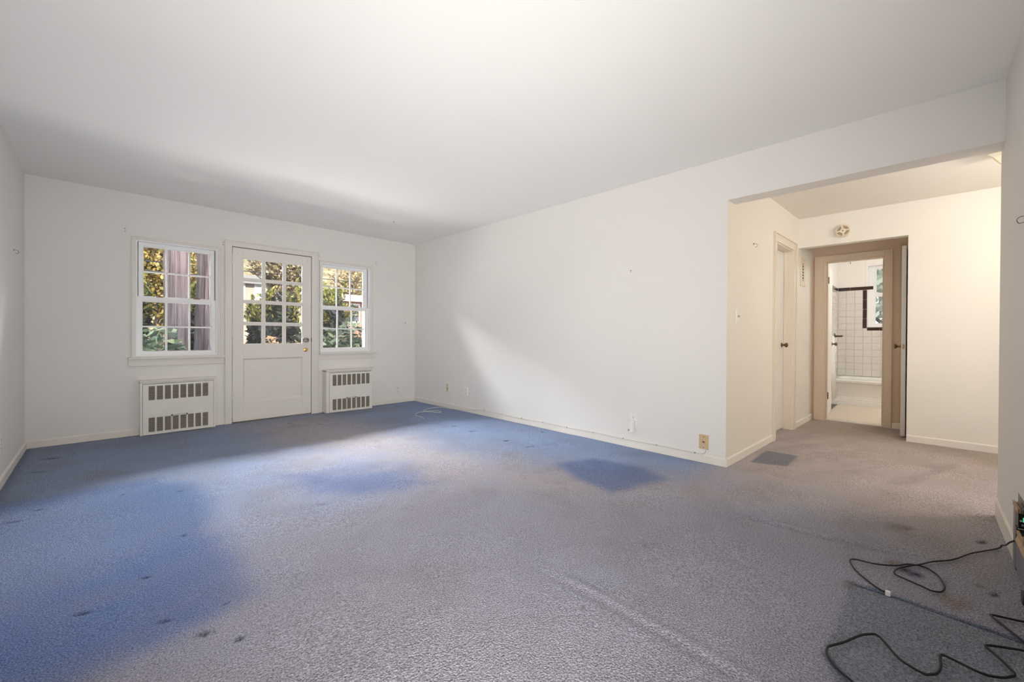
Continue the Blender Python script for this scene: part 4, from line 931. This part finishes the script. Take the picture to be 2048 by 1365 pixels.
# trees beyond
def tree(name, label, cx, cy, rad, zc, n, size, cols, seed, trunk_r=0.16, bare=False, shell=0.2):
    o = thing(name, label, 'tree', (cx, cy, -0.12), 'trees beyond the hedge')
    b = MB().tube([(cx, cy, -0.12), (cx+0.1, cy, zc*0.5), (cx, cy, zc)], lambda t: trunk_r*(1-0.6*t), 8, 4)
    r = np.random.default_rng(seed)
    for k in range(26 if bare else 10):
        a = r.random()*6.28; zz = zc*(0.35+0.55*r.random()); le = rad[0]*(0.6+0.5*r.random())
        p1 = (cx+le*0.5*math.cos(a), cy+le*0.4*math.sin(a), zz+le*0.35); p2 = (cx+le*math.cos(a+0.2), cy+le*0.8*math.sin(a+0.2), zz+le*(0.5+0.4*r.random()))
        b.tube([(cx, cy, zz), p1, p2], lambda t: 0.05*(1-0.8*t)+0.006, 5, 3)
    build('trunk', b, M_bark2, o, smooth=True)
    leaf_obj('foliage', [leaves(n, (cx, cy, zc), rad, size, cols, seed, shell, aspect=1.6)], M_leaf, o)
tree('autumn_tree', 'golden autumn tree filling the top left panes', 1.3, 18.0, (1.5, 1.2, 2.4), 3.6, 17000, 0.085, yl, 201)
tree('autumn_tree', 'golden autumn tree seen in the gap between the two trunks', 3.7, 23.0, (1.0, 1.0, 2.6), 4.2, 9000, 0.09, yl, 202)
ol = [(0.22, 0.19, 0.09), (0.30, 0.24, 0.13), (0.11, 0.10, 0.06), (0.34, 0.26, 0.19)]
tree('olive_tree', 'olive-brown tree behind the top left door panes', 7.1, 25.0, (1.6, 1.0, 1.7), 4.9, 7000, 0.12, ol, 203)
tree('autumn_tree', 'rusty autumn tree with bare limbs behind the top right door panes', 8.4, 28.2, (0.95, 0.95, 2.6), 4.8, 2600, 0.12, [(0.28, 0.16, 0.08), (0.24, 0.15, 0.10), (0.33, 0.25, 0.15)], 204, bare=True)
tree('bare_tree', 'thin bare tree behind the upper smaller window', 10.7, 24.5, (1.2, 1.1, 2.6), 4.2, 1800, 0.10, [(0.27, 0.20, 0.11), (0.32, 0.26, 0.15)], 205, bare=True)
tree('yellow_green_tree', 'yellow-green tree above the brick house', 14.2, 28.0, (1.9, 1.4, 2.5), 4.6, 4200, 0.18, [(0.24, 0.22, 0.06), (0.17, 0.17, 0.05), (0.28, 0.22, 0.07)], 206)
tree('yellow_green_tree', 'yellow-green bush tree right above the hedge in the smaller window', 5.55, 15.5, (0.7, 0.7, 0.75), 2.2, 2400, 0.09, [(0.20, 0.20, 0.05), (0.25, 0.22, 0.06), (0.10, 0.115, 0.04)], 207)
tree('leafy_tree', 'leafy tree outside the bathroom window', 12.2, 0.2, (1.6, 1.8, 1.8), 2.3, 2600, 0.13, [(0.50, 0.56, 0.46), (0.32, 0.40, 0.28), (0.68, 0.72, 0.64)], 208)
# houses
hs = thing('brick_house', 'low red brick house with a pale fascia in the smaller window', 'house', (11.0, 19.5, -0.12))
Mbr = bpy.data.materials.new('red_brick'); Mbr.use_nodes = True
_n = Mbr.node_tree.nodes; _l = Mbr.node_tree.links; _b = _n['Principled BSDF']; _b.inputs['Roughness'].default_value = 0.9
_br = _n.new('ShaderNodeTexBrick'); _br.inputs['Scale'].default_value = 4.5; _br.inputs['Color1'].default_value = (0.36, 0.17, 0.12, 1); _br.inputs['Color2'].default_value = (0.28, 0.13, 0.095, 1); _br.inputs['Mortar'].default_value = (0.42, 0.33, 0.28, 1)
_tc = _n.new('ShaderNodeTexCoord'); _mp = _n.new('ShaderNodeMapping'); _mp.inputs['Rotation'].default_value = (math.pi/2, 0, 0); _l.new(_tc.outputs['Object'], _mp.inputs['Vector']); _l.new(_mp.outputs[0], _br.inputs['Vector']); _l.new(_br.outputs['Color'], _b.inputs['Base Color'])
build('wall', MB().box(7.25, 15.0, 18.0, 22.0, -0.12, 2.55), Mbr, hs)
build('fascia', MB().box(7.0, 15.3, 17.7, 22.3, 2.50, 2.78), mat('pale_fascia', (0.62, 0.57, 0.52), 0.7), hs)
for x in (7.85, 8.75, 9.8):
    f_ = build('window', MB().box(x, x+0.42, 17.95, 18.02, 1.55, 2.42), mat('white_frame', (0.75, 0.72, 0.68), 0.6), hs)
    build('pane', MB().box(x+0.05, x+0.37, 17.94, 17.955, 1.62, 2.35), mat('far_glass', (0.10, 0.10, 0.12), 0.1), f_)
hs = thing('pale_house', 'pale clapboard house half hidden by trees behind the door', 'house', (6.2, 31.0, -0.12))
build('wall', MB().box(5.2, 9.2, 30.0, 34.0, -0.12, 4.2), mat('pale_siding', (0.36, 0.30, 0.27), 0.8), hs)
build('roof', MB().add([(5.0, 29.7, 4.2), (9.4, 29.7, 4.2), (9.4, 32, 5.0), (5.0, 32, 5.0), (5.0, 34.3, 4.2), (9.4, 34.3, 4.2)], [(0, 1, 2, 3), (3, 2, 5, 4), (0, 3, 4), (1, 5, 2), (0, 4, 5, 1)]), mat('gray_roof', (0.14, 0.13, 0.13), 0.9), hs)
for x in (5.6, 6.9, 8.1):
    f_ = build('window', MB().box(x, x+0.8, 29.94, 30.02, 3.2, 4.2), mat('white_trim', (0.8, 0.8, 0.78), 0.6), hs)
    build('pane', MB().box(x+0.1, x+0.7, 29.92, 29.945, 3.3, 4.1), mat('sky_glass', (0.45, 0.52, 0.58), 0.15), f_)
# wooded slope far behind
hv = []; hf = []
nx, nz = 90, 26; r = np.random.default_rng(5)
for j in range(nz):
    for i in range(nx):
        hv.append((-25+90*i/(nx-1), 42+j*0.9+r.random()*0.6, -0.12+j*0.62+(0.5*r.random() if j else 0)))
for j in range(nz-1):
    for i in range(nx-1):
        a = j*nx+i; hf.append((a, a+1, a+1+nx, a+nx))
struct('hill', MB().add(hv, hf), mat('autumn_woods', (0.30, 0.24, 0.15), 0.95, noise=(0.9, 0.5, (0.13, 0.11, 0.06)), bump=(1.5, 1.0, 0.4)), 'tan wooded slope far behind the houses', 'hill')
# overhead wires
for z, lab in ((2.80, 'upper of two thin wires crossing the view outside'), (2.575, 'lower of two thin wires crossing the view outside')):
    tag(build('overhead_wire', MB().tube([(-6+3*k, 13.0, z-0.06*math.sin(math.pi*k/8)) for k in range(9)], 0.012, 6, 3), M_black), lab, 'wire')
